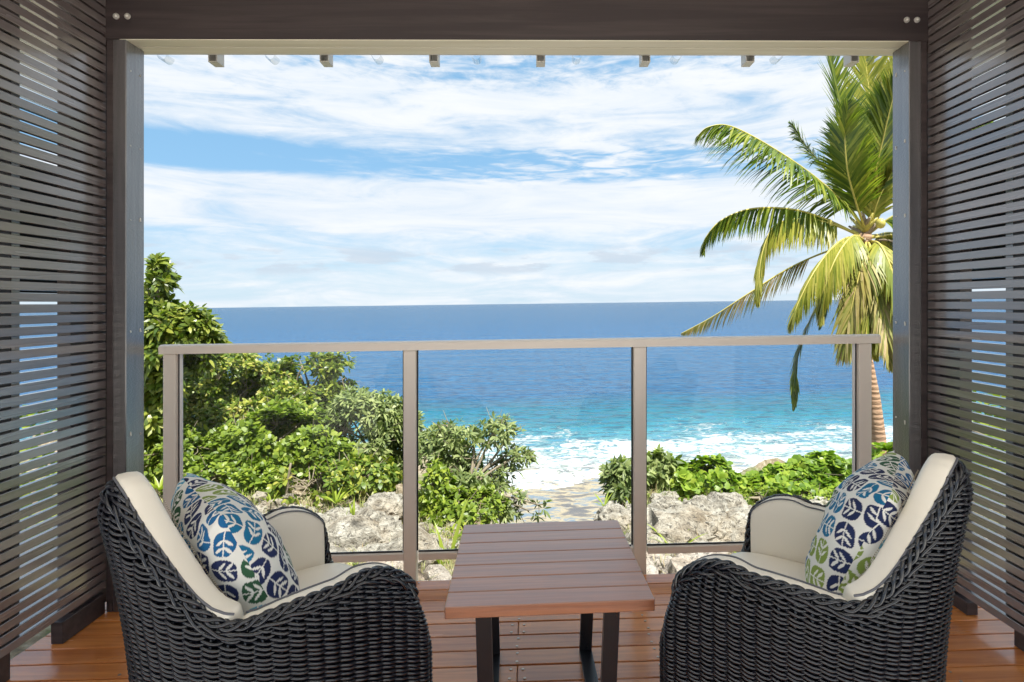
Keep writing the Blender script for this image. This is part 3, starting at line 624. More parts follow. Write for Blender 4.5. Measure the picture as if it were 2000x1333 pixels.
def make_chair():
    root = empty('wicker_armchair')
    link('woven_strands', weave_mesh(), root); link('stake', stakes_mesh(), root); link('shell_core', core_mesh(), root); link('braided_rim', braid_mesh(), root)
    fv, fvm = frac(-0.140, 1), frac(-0.140, -1)
    # back cushion
    me, line = pad_mesh('back_cushion', fv+0.002, fvm-0.002, 0.40, 0.028, 0.100, 0.028, n=90, bulge=0.010); bc = link('back_cushion', me, root)
    pl = line(0.965, 0.038); link('piping', mk('piping', *tubes([(pl, False)], 0.0028, 6), M['piping'], True), bc)
    pl = line(0.80, 0.1065); pl2 = np.array([pl[0]*0+np.array([np.interp(u, range(len(pl)), pl[:, c]) for c in range(3)]) for u in np.linspace(3, 86, 330)]); link('stitching', mk('stitching', *tubes([(pl2[i:i+2], False) for i in range(0, 328, 2)], 0.0013, 4), M['thread'], True), bc)
    for sgn in (1, -1):
        a, b = frac(0.288, sgn), frac(-0.135, sgn); a, b = (a, b) if sgn > 0 else (b, a)
        me, line = pad_mesh('arm_pad', a, b, 0.395, 0.030, 0.076, 0.012, n=60, bulge=0.004); ap = link('arm_pad', me, root)
        pl = line(0.985, 0.072); link('piping', mk('piping', *tubes([(pl, False)], 0.0022, 6), M['piping'], True), ap)
    # seat cushion
    rows = []; n = 120; ang = np.linspace(0, 2*math.pi, n, endpoint=False)
    for ins, z in ((0.05, 0.366), (0.012, 0.370), (0.002, 0.382), (0.0, 0.405), (0.002, 0.424), (0.012, 0.436), (0.03, 0.442), (0.07, 0.446), (0.14, 0.449)):
        ca, sa = np.cos(ang), np.sin(ang); ex = np.where(ca > 0, 0.36, 0.85); fx = np.where(ca > 0, 0.282, 0.235)
        rows.append(np.c_[0.025+(fx-ins)*np.sign(ca)*np.abs(ca)**ex, (0.252-ins)*np.sign(sa)*np.abs(sa)**ex, np.full(n, z)])
    V = np.vstack(rows); i = np.arange(n)[None, :]; k = np.arange(len(rows)-1)[:, None]; j = (i+1) % n
    Fl = [tuple(f) for f in np.stack([k*n+i, k*n+j, (k+1)*n+j, (k+1)*n+i], -1).reshape(-1, 4).tolist()]+[tuple(range(n))[::-1], tuple((len(rows)-1)*n+q for q in range(n))]
    me = mk('seat_cushion', V.tolist(), Fl, M['leather'], True); nice(me); link('seat_cushion', me, root)
    for sx in (-0.26, 0.24):
        for sy in (-0.24, 0.24): MB().box(sx-0.02, sx+0.02, sy-0.02, sy+0.02, 0.0, 0.03).build('foot', M['black_steel'], root)
    return root
def kids(o): return [c for c in bpy.data.objects if c.parent == o]
def copy_tree(o, parent=None):
    c = o.copy(); COL.objects.link(c)
    if parent is not None: c.parent = parent
    for ch in kids(o): copy_tree(ch, c)
    return c
ch1 = make_chair(); ch2 = copy_tree(ch1)
ch1.location = (-0.675, 1.506, 0); ch1.rotation_euler.z = 0.717; ch2.location = (0.756, 1.506, 0); ch2.rotation_euler.z = 2.448
tag(ch1, 'dark wicker armchair with cream cushions left of the low table, facing right', 'armchair', 'wicker armchairs on the deck')
tag(ch2, 'dark wicker armchair with cream cushions right of the low table, facing left', 'armchair', 'wicker armchairs on the deck')

# ------------------------------------------------------------------ leaf-print pillows
def clothmat():
    m, t = newmat('printed_cotton'); a = t.n('ShaderNodeAttribute', attribute_name='print'); v = coords(t)
    b = t.n('ShaderNodeBsdfPrincipled'); t.put(b.inputs['Base Color'], a.outputs['Color']); b.inputs['Roughness'].default_value = 0.85; b.inputs['Specular IOR Level'].default_value = 0.2
    bp = t.n('ShaderNodeBump'); bp.inputs['Strength'].default_value = 0.25; bp.inputs['Distance'].default_value = 0.001
    t.put(bp.inputs['Height'], t.noise(v, 700.0, 2)); t.put(b.inputs['Normal'], bp.outputs[0])
    return finish(m, t, b.outputs[0])
M['cloth'] = clothmat()
PAL = [(0.020, 0.026, 0.085), (0.015, 0.12, 0.30), (0.035, 0.105, 0.055), (0.25, 0.34, 0.075), (0.10, 0.34, 0.50), (0.015, 0.16, 0.32), (0.020, 0.030, 0.10)]
def printcol(U, V_, seed, S=0.132):
    """U,V_ in metres on the cloth; four-leaf motifs on a staggered grid"""
    r0 = np.random.default_rng(seed); tabl = r0.permutation(64)
    U, V_ = U*0.94-V_*0.34, U*0.34+V_*0.94
    row = np.floor(V_/S); uu = U/S; colm = np.floor(uu); a = (uu-colm-0.5)*2; b = (V_/S-row-0.5)*2
    qx = (a > 0).astype(int); qy = (b > 0).astype(int); A = np.abs(a); B = np.abs(b)
    sw = (qx+qy) % 2 == 0; p = np.where(sw, A, B); q = np.where(sw, B, A)     # leaf axis along p
    cx, cy = p-0.5, q-0.5
    ang = 0.0; cx, cy = cx*math.cos(ang)-cy*math.sin(ang), cx*math.sin(ang)+cy*math.cos(ang)
    ex = np.where((cx > 0) & (cy < 0), 5.0, 2.2); d = (np.abs(cx)/0.455)**ex+(np.abs(cy)/0.43)**ex
    leaf = d < 1
    vein = (np.abs(cy) < 0.022)
    for c0, wd in ((-0.16, 0.07), (0.10, 0.075)):
        k = cx-c0-0.75*np.abs(cy); lens = wd*np.clip(1-((np.abs(cy)-0.16)/0.17)**2, 0, 1); vein |= (np.abs(k) < lens) & (np.abs(cy) < 0.33)
    hsh = ((colm*7+row*13).astype(int)) % 64; pi = tabl[hsh] % 7; colr = np.array(PAL)[pi]
    out = np.tile([0.80, 0.79, 0.75], (len(U), 1)); stem = (np.minimum(A, B) < 0.03) & (np.maximum(A, B) < 0.35)
    k = leaf & ~vein; out[k] = colr[k]; return out
def pillow(name, wid, hgt, thick, seed, ear):
    n = 230; Vs = []; Cs = []; Fs = []; base = 0
    g = np.sin(np.linspace(-1, 1, n)*math.pi/2); U, V_ = np.meshgrid(g, g)
    for side in (1, -1):
        prof = ((1-np.abs(U)**2.6)*(1-np.abs(V_)**2.6)); prof = np.clip(prof, 0, 1)**0.55
        pin = 1-0.075*(1-np.abs(V_)**1.5)*np.abs(U)**3; pin2 = 1-0.075*(1-np.abs(U)**1.5)*np.abs(V_)**3
        X = U*wid/2*pin; Z = V_*hgt/2*pin2
        Y = side*thick/2*prof
        gc = np.linspace(-1, 1, 40); wr = np.array([[noise.noise(Vector((u*2.4+seed, v*2.4, side*3.0)))+0.35*noise.noise(Vector((u*6+seed, v*6, side*5.0))) for u in gc] for v in gc])
        wr = np.array([np.interp(g, gc, r_w) for r_w in wr]); wr = np.array([np.interp(g, gc, wr[:, c_]) for c_ in range(n)]).T
        Y = Y+side*0.012*wr*prof
        # radiating creases at the corners
        for cu in (-1, 1):
            for cv_ in (-1, 1):
                rr = np.hypot(U-cu, V_-cv_); th = np.arctan2(V_-cv_, U-cu); Y += side*0.0055*np.sin(th*9+seed+cu)*np.exp(-((rr-0.28)/0.2)**2)*np.clip(prof*1.6, 0, 1)
        # folded ear
        eu, ev = ear; rr = np.hypot(U-eu*0.96, V_-ev*0.97); Y += -side*0.0+0.02*np.exp(-(rr/0.14)**2); Z -= 0.018*np.exp(-(rr/0.16)**2)
        q = n//2; du = np.hypot(np.diff(X, axis=1), np.diff(Y, axis=1)); au = np.concatenate([np.zeros((n, 1)), np.cumsum(du, 1)], 1); au -= au[:, q:q+1]
        dv = np.hypot(np.diff(Z, axis=0), np.diff(Y, axis=0)); av = np.concatenate([np.zeros((1, n)), np.cumsum(dv, 0)], 0); av -= av[q:q+1]
        c = printcol(au.ravel()+seed*0.031+side*0.04, av.ravel()+0.3+seed*0.017, seed+(0 if side > 0 else 5))
        Vs.append(np.c_[X.ravel(), Y.ravel(), Z.ravel()]); Cs.append(c)
        i = np.arange(n-1); a = (i[:, None]*n+i[None, :]).ravel()+base
        f = np.c_[a, a+1, a+n+1, a+n]; Fs.append(f if side < 0 else f[:, ::-1]); base += n*n
    me = mk(name, np.vstack(Vs), np.vstack(Fs), M['cloth'], True)
    at_ = me.attributes.new('print', 'FLOAT_COLOR', 'POINT'); C = np.vstack(Cs); at_.data.foreach_set('color', np.c_[C, np.ones(len(C))].astype(np.float32).ravel())
    return me
def place_pillow(chair, y, x, z, rz, tilt, seed, ear, label):
    o = link('pillow', pillow('pillow', 0.47, 0.425, 0.20, seed, ear))
    # pillow local: X width, Y facing, Z height -> chair local: width along y, faces +x, leans back
    A = Matrix.Rotation(chair.rotation_euler.z, 4, 'Z'); T = Matrix.Translation(chair.location)
    o.matrix_world = T @ A @ Matrix.Translation((x, y, z)) @ Matrix.Rotation(rz, 4, 'Z') @ Matrix.Rotation(-tilt, 4, 'Y') @ Matrix.Rotation(-math.pi/2, 4, 'Z')
    tag(o, label, 'pillow', 'leaf print pillows on the armchairs')
place_pillow(ch1, 0.070, -0.058, 0.598, 0.0, 0.42, 3, (-1, 1), 'white pillow with blue and green leaf print leaning in the left armchair')
place_pillow(ch2, -0.125, -0.098, 0.608, 0.05, 0.42, 11, (1, 1), 'white pillow with blue and green leaf print leaning in the right armchair')
# ------------------------------------------------------------------ foliage
def leaves_mesh(name, C, A, per, L, Wd, spread, mat, droop=0.25, shape=0, seed=1, jitter=0.35):
    """C cluster centres, A axes; per leaves round each axis; each leaf a folded blade of its own"""
    g = np.random.default_rng(seed); C = np.repeat(np.asarray(C, float), per, 0); A = np.repeat(np.asarray(A, float), per, 0); N = len(C)
    A /= np.linalg.norm(A, axis=1)[:, None]+1e-9
    ref = np.tile([0.3, 0.1, 0.9], (N, 1))+g.normal(0, 0.3, (N, 3)); e1 = np.cross(A, ref); e1 /= np.linalg.norm(e1, axis=1)[:, None]+1e-9; e2 = np.cross(A, e1)
    k = np.tile(np.arange(per), N//per); phi = k*2.39996+g.uniform(0, 6.28, N//per).repeat(per)+g.normal(0, 0.2, N)
    th = np.clip(spread*(0.55+0.75*(k+0.5)/per)+g.normal(0, 0.18, N), 0.05, 2.6)
    d = A*np.cos(th)[:, None]+(e1*np.cos(phi)[:, None]+e2*np.sin(phi)[:, None])*np.sin(th)[:, None]
    d[:, 2] -= droop*0.35; d /= np.linalg.norm(d, axis=1)[:, None]
    l = L*np.clip(g.normal(1, jitter*0.6, N), 0.45, 1.6); wv = Wd*l/L*np.clip(g.normal(1, 0.12, N), 0.6, 1.4)
    sd_ = np.cross(d, A); sd_ /= np.linalg.norm(sd_, axis=1)[:, None]+1e-9; nn = np.cross(sd_, d); nn *= np.sign((nn*A).sum(1))[:, None]
    base = C+d*(L*0.10); l_ = l[:, None]; w_ = wv[:, None]
    if shape == 0:                          # lance / elliptic leaf : 6 verts, 4 tris
        m1, m2 = 0.38, 0.72
        P_ = [base, base+d*l_*m1+sd_*w_*0.5+nn*w_*0.16, base+d*l_*m1-sd_*w_*0.5+nn*w_*0.16, base+d*l_*m2+sd_*w_*0.40+nn*w_*0.10-np.array([0, 0, 1])*l_*droop*0.18, base+d*l_*m2-sd_*w_*0.40+nn*w_*0.10-np.array([0, 0, 1])*l_*droop*0.18, base+d*l_-np.array([0, 0, 1])*l_*droop*0.42]
        mid1 = base+d*l_*m1; 
        F0 = [(0, 1, 2), (1, 3, 4), (1, 4, 2), (3, 5, 4)]
    else:                                   # rounded leaf : 6 verts
        P_ = [base, base+d*l_*0.25+sd_*w_*0.5, base+d*l_*0.25-sd_*w_*0.5, base+d*l_*0.75+sd_*w_*0.46-nn*w_*0.12, base+d*l_*0.75-sd_*w_*0.46-nn*w_*0.12, base+d*l_-nn*w_*0.25]
        F0 = [(0, 1, 2), (1, 3, 4), (1, 4, 2), (3, 5, 4)]
    V = np.stack(P_, 1).reshape(-1, 3); F0 = np.array(F0); Fc = (np.arange(N)[:, None, None]*6+F0[None]).reshape(-1, 3)
    return mk(name, V, Fc, mat, False)
def lobe_points(lobes, count, g, gate=0.0, shell_=0.55, sc=2.2, seed=0.0):
    """clusters inside a union of ellipsoids (cx,cy,cz,rx,ry,rz)"""
    vol = np.array([l[3]*l[4]*l[5] for l in lobes])**0.75; pr = vol/vol.sum(); Cs = []; As = []
    while len(Cs) < count:
        k = g.choice(len(lobes), p=pr); c = lobes[k]; u = g.normal(0, 1, 3); u /= np.linalg.norm(u); r = g.uniform(shell_**3, 1)**(1/3)
        r *= 1+0.22*noise.noise(Vector((u[0]*2+k, u[1]*2, u[2]*2+seed)))
        p = np.array(c[:3])+u*r*np.array(c[3:])
        if gate and noise.noise(Vector((p[0]*sc+seed, p[1]*sc, p[2]*sc))) < gate: continue
        Cs.append(p); a = u/np.array(c[3:])*np.mean(c[3:]); a = a/np.linalg.norm(a)+np.array([0, 0, 0.55])+g.normal(0, 0.22, 3); As.append(a)
    return np.array(Cs), np.array(As)
def bez(a, b, c, n=7): return [a*(1-t)**2+b*2*t*(1-t)+c*t*t for t in np.linspace(0, 1, n)]
def bush(name, lobes, base, count, per, L, Wd, mat, label, cat, group, spread=1.15, gate=0.0, shell_=0.55, droop=0.25, shape=0, r0=0.05, nb=10, twigs=60, seed=1, trunks=1, sc=2.2):
    g = np.random.default_rng(seed); base = Vector(base); base.z = ground_z(base.x, base.y, True)-0.03 if base.z == 0 else base.z
    root = empty(name, base, 0, label, cat, group); off = -base
    Cs, As = lobe_points(lobes, count, g, gate, shell_, sc, seed*1.7)
    o = link('crown', leaves_mesh('crown', Cs, As, per, L, Wd, spread, M[mat], droop, shape, seed), root); o.location = off
    tr = MB(); tips = []
    for tix in range(trunks):
        c = Vector(np.mean([l[:3] for l in lobes], axis=0)); top = base.lerp(c, 0.55)+Vector((g.normal(0, .12), g.normal(0, .12), 0)); b0 = base+Vector((g.normal(0, .1)*(trunks > 1), g.normal(0, .1)*(trunks > 1), 0))
        mid = b0.lerp(top, 0.5)+Vector((g.normal(0, .08), g.normal(0, .08), 0)); tr.tube(bez(b0, mid, top), list(np.linspace(r0, r0*0.6, 7)), 7); tips.append(top)
    t_ = tr.build('trunk', M['twig'], root, True); t_.location = off
    hub = []
    for k in range(nb):
        l = lobes[k % len(lobes)]; u = g.normal(0, 1, 3); u /= np.linalg.norm(u); e = Vector(np.array(l[:3])+u*np.array(l[3:])*0.45); s0 = tips[k % len(tips)]
        m = s0.lerp(e, 0.5)+Vector((g.normal(0, .1), g.normal(0, .1), 0.08)); br = MB().tube(bez(s0, m, e), list(np.linspace(r0*0.5, r0*0.18, 7)), 6)
        b_ = br.build('branch', M['twig'], root, True); b_.location = off; hub += bez(s0, m, e)[2:]
    tw = MB(); H_ = np.array([tuple(h) for h in hub])
    for k in g.choice(len(Cs), min(twigs, len(Cs)), replace=False):
        c = Cs[k]; j = np.argmin(((H_-c)**2).sum(1)); a = Vector(H_[j]); e = Vector(c); m = a.lerp(e, 0.5)+Vector((g.normal(0, .05), g.normal(0, .05), g.normal(0, .05)))
        if g.random() < 0.3: e = e+Vector(As[k]).normalized()*g.uniform(0.05, 0.22)+Vector(g.normal(0, .04, 3))
        tw.tube(bez(a, m, e, 4), [0.009, 0.007, 0.005, 0.003], 4, False)
    if tw.V: q = tw.build('twigs', M['twig'], root, True); q.location = off; tag(q, kind='stuff')
    return root
def lb(px, py, Y, rpx, rpy, depth=None):
    """ellipsoid lobe whose centre and half sizes are read off the photograph at Y metres"""
    p = at(px, py, Y); k = Y/FPX; return (p.x, p.y, p.z, rpx*k, depth or rpx*k*0.8, rpy*k)
GL = 'trees and bushes on the slope left of the gap'; GR = 'green bushes in front of the surf on the right'
# left: rosette-leaved tree by the post
bush('seaside_tree', [lb(296, 545, 7.0, 34, 46), lb(300, 600, 7.0, 40, 40), lb(340, 640, 7.0, 70, 40), lb(330, 690, 7.0, 80, 50), lb(310, 720, 7.0, 60, 60), lb(385, 660, 7.1, 45, 22), lb(300, 810, 7.0, 45, 70)], (-4.9, 7.0, 0), 1300, 9, 0.12, 0.040, 'leaf_rosette',
     'tall glossy leaved tree behind the left end of the railing, rising above the horizon', 'tree', GL, spread=1.25, gate=-0.2, r0=0.07, nb=14, twigs=120, seed=2, shell_=0.3)
bush('leafy_tree', [lb(450, 740, 8.3, 95, 62), lb(520, 760, 8.5, 70, 60), lb(400, 790, 8.2, 60, 70), lb(480, 830, 8.0, 100, 60), lb(540, 810, 8.0, 80, 50)], (-4.4, 8.3, 0), 2900, 6, 0.078, 0.034, 'leaf_mix',
     'dense mid green tree just right of the left railing post', 'tree', GL, spread=1.2, gate=-0.28, nb=12, twigs=260, seed=3)
bush('umbrella_tree', [lb(610, 722, 8.6, 62, 30), lb(660, 735, 8.6, 34, 40), lb(600, 790, 8.5, 70, 50), lb(560, 740, 8.6, 50, 34)], (-3.6, 8.6, 0), 800, 8, 0.10, 0.036, 'leaf_rosette',
     'umbrella topped tree with dark limbs in front of the sea, behind the left glass panel', 'tree', GL, spread=1.2, gate=-0.18, nb=14, twigs=120, seed=4, shell_=0.4)
bush('pale_bush', [lb(715, 810, 7.8, 76, 52), lb(755, 870, 7.7, 50, 70), lb(680, 870, 7.6, 70, 60), lb(790, 850, 7.8, 34, 60)], (-2.6, 7.7, 0), 1300, 8, 0.10, 0.026, 'leaf_pale',
     'grey green bush with starry leaf tufts touching the second railing post', 'bush', GL, spread=1.25, gate=-0.22, nb=12, twigs=130, seed=5)
bush('bright_bush', [lb(560, 860, 7.4, 110, 66), lb(470, 880, 7.3, 80, 50), lb(640, 900, 7.3, 70, 50)], (-3.4, 7.3, 0), 2600, 6, 0.068, 0.036, 'leaf_bright',
     'bright green broad leaved bush in the middle of the left glass panel', 'bush', GL, spread=1.15, gate=-0.28, nb=10, twigs=240, seed=6, shape=1)
bush('low_bush', [lb(420, 930, 6.9, 80, 44), lb(500, 945, 6.8, 70, 40), lb(345, 900, 7.0, 60, 60)], (-3.9, 6.9, 0), 1500, 6, 0.065, 0.032, 'leaf_bright',
     'low bright bush behind the left armchair and its pillow', 'bush', GL, spread=1.2, gate=-0.3, nb=8, twigs=200, seed=7)
bush('scrub_bush', [lb(620, 940, 6.8, 90, 34), lb(720, 930, 6.9, 60, 40), lb(560, 950, 6.8, 50, 26)], (-2.7, 6.8, 0), 850, 6, 0.075, 0.040, 'leaf_mix',
     'scrubby bush with bare twigs behind the pale rocks on the left', 'bush', GL, spread=1.2, gate=-0.22, nb=7, r0=0.018, twigs=300, seed=8)
bush('back_bush', [lb(300, 900, 7.6, 50, 90), lb(330, 780, 8.0, 50, 90), lb(420, 860, 8.4, 110, 90), lb(400, 740, 8.9, 90, 60), lb(520, 800, 8.9, 110, 70)], (-5.2, 8.2, 0), 2000, 6, 0.085, 0.04, 'leaf_mix',
     'dark green bush in shade between the left porch post and the railing', 'bush', GL, spread=1.2, gate=-0.3, nb=8, twigs=220, seed=9)
bush('open_branched_tree', [lb(900, 850, 6.9, 62, 30), lb(975, 848, 6.9, 46, 32), lb(1010, 890, 6.9, 34, 18), lb(870, 880, 6.9, 56, 44), lb(930, 930, 6.8, 80, 34), lb(880, 960, 6.7, 60, 46), lb(980, 985, 6.7, 60, 26), lb(1040, 990, 6.7, 30, 20)], (-1.0, 6.75, 0), 760, 9, 0.085, 0.024, 'leaf_pale',
     'open branched tree with tufts of narrow leaves in front of the surf, behind the table', 'tree', GL, spread=1.25, gate=-0.16, nb=20, twigs=260, seed=10, shell_=0.35, r0=0.045, sc=3.2)
bush('undergrowth_bush', [lb(900, 1000, 6.2, 70, 36), lb(850, 960, 6.4, 36, 60), lb(940, 985, 6.4, 50, 30)], (-1.1, 6.3, 0), 520, 7, 0.075, 0.030, 'leaf_bright',
     'bright leafy undergrowth below the open branched tree', 'bush', GL, spread=1.2, gate=-0.2, nb=8, twigs=90, seed=11)
# right: low bushes against the surf
bush('tufted_bush', [lb(1225, 925, 7.2, 40, 28), lb(1290, 920, 7.3, 34, 34), lb(1215, 950, 7.1, 30, 14)], (1.15, 7.2, 0), 210, 10, 0.125, 0.040, 'leaf_pale',
     'small bush with tufts of broad narrow leaves crossed by the third railing post', 'bush', GR, spread=1.3, gate=-0.25, nb=8, twigs=60, seed=12, shell_=0.4)
bush('round_leaved_bush', [lb(1385, 930, 7.2, 44, 36), lb(1340, 940, 7.2, 40, 28), lb(1425, 950, 7.2, 34, 26)], (2.1, 7.2, 0), 640, 6, 0.070, 0.064, 'leaf_heart',
     'round leaved green bush left of the dip where surf shows, behind the limestone', 'bush', GR, spread=1.05, gate=-0.35, nb=8, twigs=40, seed=13, shape=1)
bush('spreading_bush', [lb(1600, 920, 7.4, 52, 34), lb(1540, 935, 7.4, 50, 26), lb(1490, 948, 7.3, 46, 20), lb(1645, 935, 7.4, 40, 40), lb(1560, 955, 7.2, 100, 24)], (3.6, 7.4, 0), 1500, 6, 0.068, 0.062, 'leaf_heart',
     'wide mounded bush of round leaves behind the right armchair', 'bush', GR, spread=1.05, gate=-0.35, nb=8, twigs=50, seed=14, shape=1)
bush('corner_bush', [lb(1735, 915, 7.6, 50, 44), lb(1800, 900, 7.4, 60, 50), lb(1900, 880, 7.0, 80, 80)], (5.0, 7.5, 0), 420, 6, 0.09, 0.075, 'leaf_heart',
     'green bush beside the palm trunk, seen past the right porch post and through the slats', 'bush', GR, spread=1.1, gate=-0.3, nb=8, twigs=40, seed=15, shape=1)
bush('yellowing_bush', [lb(1500, 975, 6.8, 60, 16), lb(1600, 975, 6.8, 50, 18), lb(1440, 975, 6.8, 40, 12)], (2.9, 6.8, 0), 260, 6, 0.06, 0.028, 'leaf_bright',
     'low yellow green fringe of bush above the right armchair armrest', 'bush', GR, spread=1.2, gate=-0.3, nb=6, twigs=50, seed=16)
for sx, lab1 in ((-1, 'green hedge bush outside the left slat screen'), (1, 'green hedge bush outside the right slat screen')):
    bush('hedge_bush', [(sx*4.6, 3.6, -0.1, 0.9, 1.0, 0.65), (sx*4.4, 5.2, -0.2, 0.8, 0.9, 0.6), (sx*5.4, 2.2, 0.0, 0.9, 1.0, 0.7)], (sx*4.6, 3.6, 0), 520, 6, 0.12, 0.06, 'leaf_bright', lab1, 'bush', None, spread=1.15, gate=-0.3, nb=6, twigs=20, seed=20+sx)

# ------------------------------------------------------------------ palm
palm_base = at(1722, 900, 9.5); palm = empty('coconut_palm', palm_base, 0, 'leaning coconut palm with yellowing hanging fronds in front of the right porch post', 'palm tree')
pc = Vector(palm_base)
def padd(o): o.location = -pc; return o
tp = [at(1728, 960, 9.5), at(1718, 880, 9.5), at(1706, 780, 9.5), at(1690, 690, 9.5), at(1677, 630, 9.5), at(1674, 570, 9.5), at(1680, 505, 9.5), at(1686, 455, 9.5)]
pts = []
for i in range(len(tp)-1):
    for t in np.linspace(0, 1, 12, endpoint=False): pts.append(tp[i].lerp(tp[i+1], t))
rr = [0.125-0.038*sst(i/len(pts), 0, 0.55)+0.05*sst(i/len(pts), 0.8, 1)+0.0035*(i % 2) for i in range(len(pts))]
padd(MB().tube(pts, rr, 14).build('trunk', M['palmtrunk'], palm, True))
def spline(P_, n):
    P_ = [Vector(p) for p in P_]; Q = [P_[0]*2-P_[1]]+P_+[P_[-1]*2-P_[-2]]; out = []
    m = len(P_)-1
    for k in range(n):
        u = k/(n-1)*m; i = min(int(u), m-1); t = u-i; a, b, c, d = Q[i:i+4]
        out.append(0.5*((2*b)+(c-a)*t+(2*a-5*b+4*c-d)*t*t+(3*b-3*c+d-a)*t**3))
    return out
def frond(path, mat, L=0.62, droop=0.5, seed=0, n=74, sweep=0.75, r=0.022, flat=0.0, ragged=0.0, start=0.14, hang=0.2):
    g = np.random.default_rng(seed); L *= 1.42; R = spline([at(*p) for p in path], n); fr = MB().tube(R, list(np.linspace(r, 0.004, n)), 6).build('frond', M['rachis'], palm, True); padd(fr)
    V = []; F_ = []
    for i in range(int(n*start), n):
        u = i/(n-1); T = (R[min(i+1, n-1)]-R[max(i-1, 0)]).normalized(); up = Vector((0, 0, 1)); S = T.cross(up)
        if S.length < 0.15: S = T.cross(Vector((0, -1, 0.2)))
        S.normalize(); Nn = S.cross(T).normalized()
        ll = L*(math.sin(math.pi*min(1, (u-start+0.12)/(1.12-start))**0.8)**0.6)*(1-0.35*u)
        for s in (-1, 1):
            for rep in (0, 0.5):
                if g.random() < ragged: continue
                p0 = R[i].lerp(R[min(i+1, n-1)], rep); sw = sweep+0.5*u
                d = (S*s*math.cos(sw)*(1-0.45*hang)+T*math.sin(sw)*(1-0.35*hang)+Nn*(0.28-flat)+Vector((0, 0, -hang))+Vector(g.normal(0, .07, 3))).normalized(); l = ll*g.uniform(0.85, 1.1); b = len(V); wd = 0.024*g.uniform(.8, 1.15)
                W_ = d.cross(Nn).normalized(); m = 4; p = p0.copy(); dd = d.copy(); dr = droop*g.uniform(0.6, 1.4)
                for k in range(m+1):
                    t = k/m; ww = wd*(0.6+0.8*t if t < 0.35 else 0.88*(1-t)/0.65+0.06)
                    V.append(p-W_*ww); V.append(p+W_*ww)
                    dd = (dd+Vector((0, 0, -dr*(0.20+t)*0.42))).normalized(); p = p+dd*(l/m)
                for k in range(m): F_.append((b+2*k, b+2*k+1, b+2*k+3, b+2*k+2))
    lf = mk('leaflets', [tuple(v) for v in V], F_, M[mat]); link('leaflets', lf, fr)
    return fr
Y = 9.5
FR = [
 ([(1690, 450, Y), (1650, 400, 9.3), (1590, 345, 9.0), (1510, 290, 8.7), (1430, 248, 8.5), (1385, 248, 8.4), (1360, 268, 8.4)], 'frond', .62, .55),
 ([(1690, 450, Y), (1650, 390, 9.8), (1610, 330, 10.0), (1570, 280, 10.2), (1542, 240, 10.3)], 'frond', .50, .35),
 ([(1692, 450, Y), (1678, 370, 9.6), (1655, 260, 9.8), (1630, 160, 10), (1612, 90, 10.1), (1590, 40, 10.2)], 'frond', .70, .25),
 ([(1695, 450, Y), (1705, 360, 9.2), (1725, 270, 9.0), (1745, 190, 8.8), (1770, 120, 8.7)], 'frond', .62, .35),
 ([(1700, 440, Y), (1703, 340, 9.9), (1702, 230, 10.2), (1690, 120, 10.4), (1675, 30, 10.5)], 'frondy', .75, .30),
 ([(1700, 450, Y), (1725, 350, 9.8), (1740, 230, 10.1), (1745, 110, 10.4)], 'frondy', .70, .3),
 ([(1688, 465, Y), (1620, 432, 9.2), (1550, 410, 9.0), (1470, 408, 8.8), (1410, 430, 8.7), (1378, 465, 8.7), (1372, 490, 8.7)], 'frond', .48, .9),
 ([(1688, 465, Y), (1630, 440, 9.2), (1570, 428, 9.0), (1515, 440, 8.8), (1490, 490, 8.7), (1482, 550, 8.6), (1478, 595, 8.6)], 'frondy', .50, 1.0),
 ([(1690, 470, Y), (1655, 465, 9.0), (1620, 490, 8.7), (1585, 540, 8.5), (1556, 600, 8.4), (1545, 640, 8.4)], 'frondy', .55, .9),
 ([(1690, 475, Y), (1620, 490, 10.1), (1540, 525, 10.3), (1460, 575, 10.4), (1390, 620, 10.5), (1330, 652, 10.5)], 'frondd', .50, .6),
 ([(1700, 470, Y), (1712, 500, 9.0), (1722, 570, 8.7), (1730, 650, 8.5), (1738, 720, 8.5)], 'frondd', .60, .8),
 ([(1695, 470, Y), (1720, 480, 8.9), (1745, 540, 8.6), (1760, 620, 8.5), (1775, 700, 8.5)], 'frondy', .60, .8),
 ([(1690, 475, Y), (1650, 520, 10.2), (1600, 590, 10.4), (1565, 670, 10.5), (1552, 740, 10.5), (1549, 800, 10.5)], 'frond', .46, 1.0),
 ([(1688, 470, Y), (1650, 500, 9.9), (1625, 560, 10), (1600, 640, 10)], 'frond', .55, .9),
 ([(1692, 470, Y), (1688, 500, 8.9), (1670, 570, 8.7), (1655, 650, 8.6), (1650, 690, 8.6)], 'frondd', .62, .8),
 ([(1694, 470, Y), (1700, 490, 9.0), (1698, 560, 8.8), (1700, 640, 8.7), (1708, 700, 8.7)], 'frondy', .55, .8),
 ([(1690, 470, Y), (1665, 462, 8.9), (1635, 500, 8.6), (1612, 560, 8.5), (1600, 630, 8.5)], 'frondy', .60, .8),
 ([(1692, 455, Y), (1670, 390, 9.2), (1655, 330, 9.0), (1650, 260, 8.9), (1655, 200, 8.9)], 'frond', .55, .4),
 ([(1697, 455, Y), (1712, 400, 9.3), (1735, 350, 9.2), (1765, 310, 9.1)], 'frondy', .5, .4),
 ([(1700, 455, Y), (1750, 420, 9.3), (1820, 400, 9.2), (1900, 420, 9.1), (1960, 480, 9.0)], 'frond', .6, .7),
 ([(1700, 455, Y), (1745, 370, 9.6), (1810, 290, 9.7), (1890, 240, 9.8), (1960, 240, 9.9)], 'frond', .65, .5),
 ([(1700, 465, Y), (1760, 460, 9.9), (1830, 490, 10), (1880, 560, 10)], 'frondy', .55, .8),
 ([(1698, 465, Y), (1740, 455, 10.2), (1790, 470, 10.6), (1840, 520, 10.9)], 'frond', .5, .8),
]
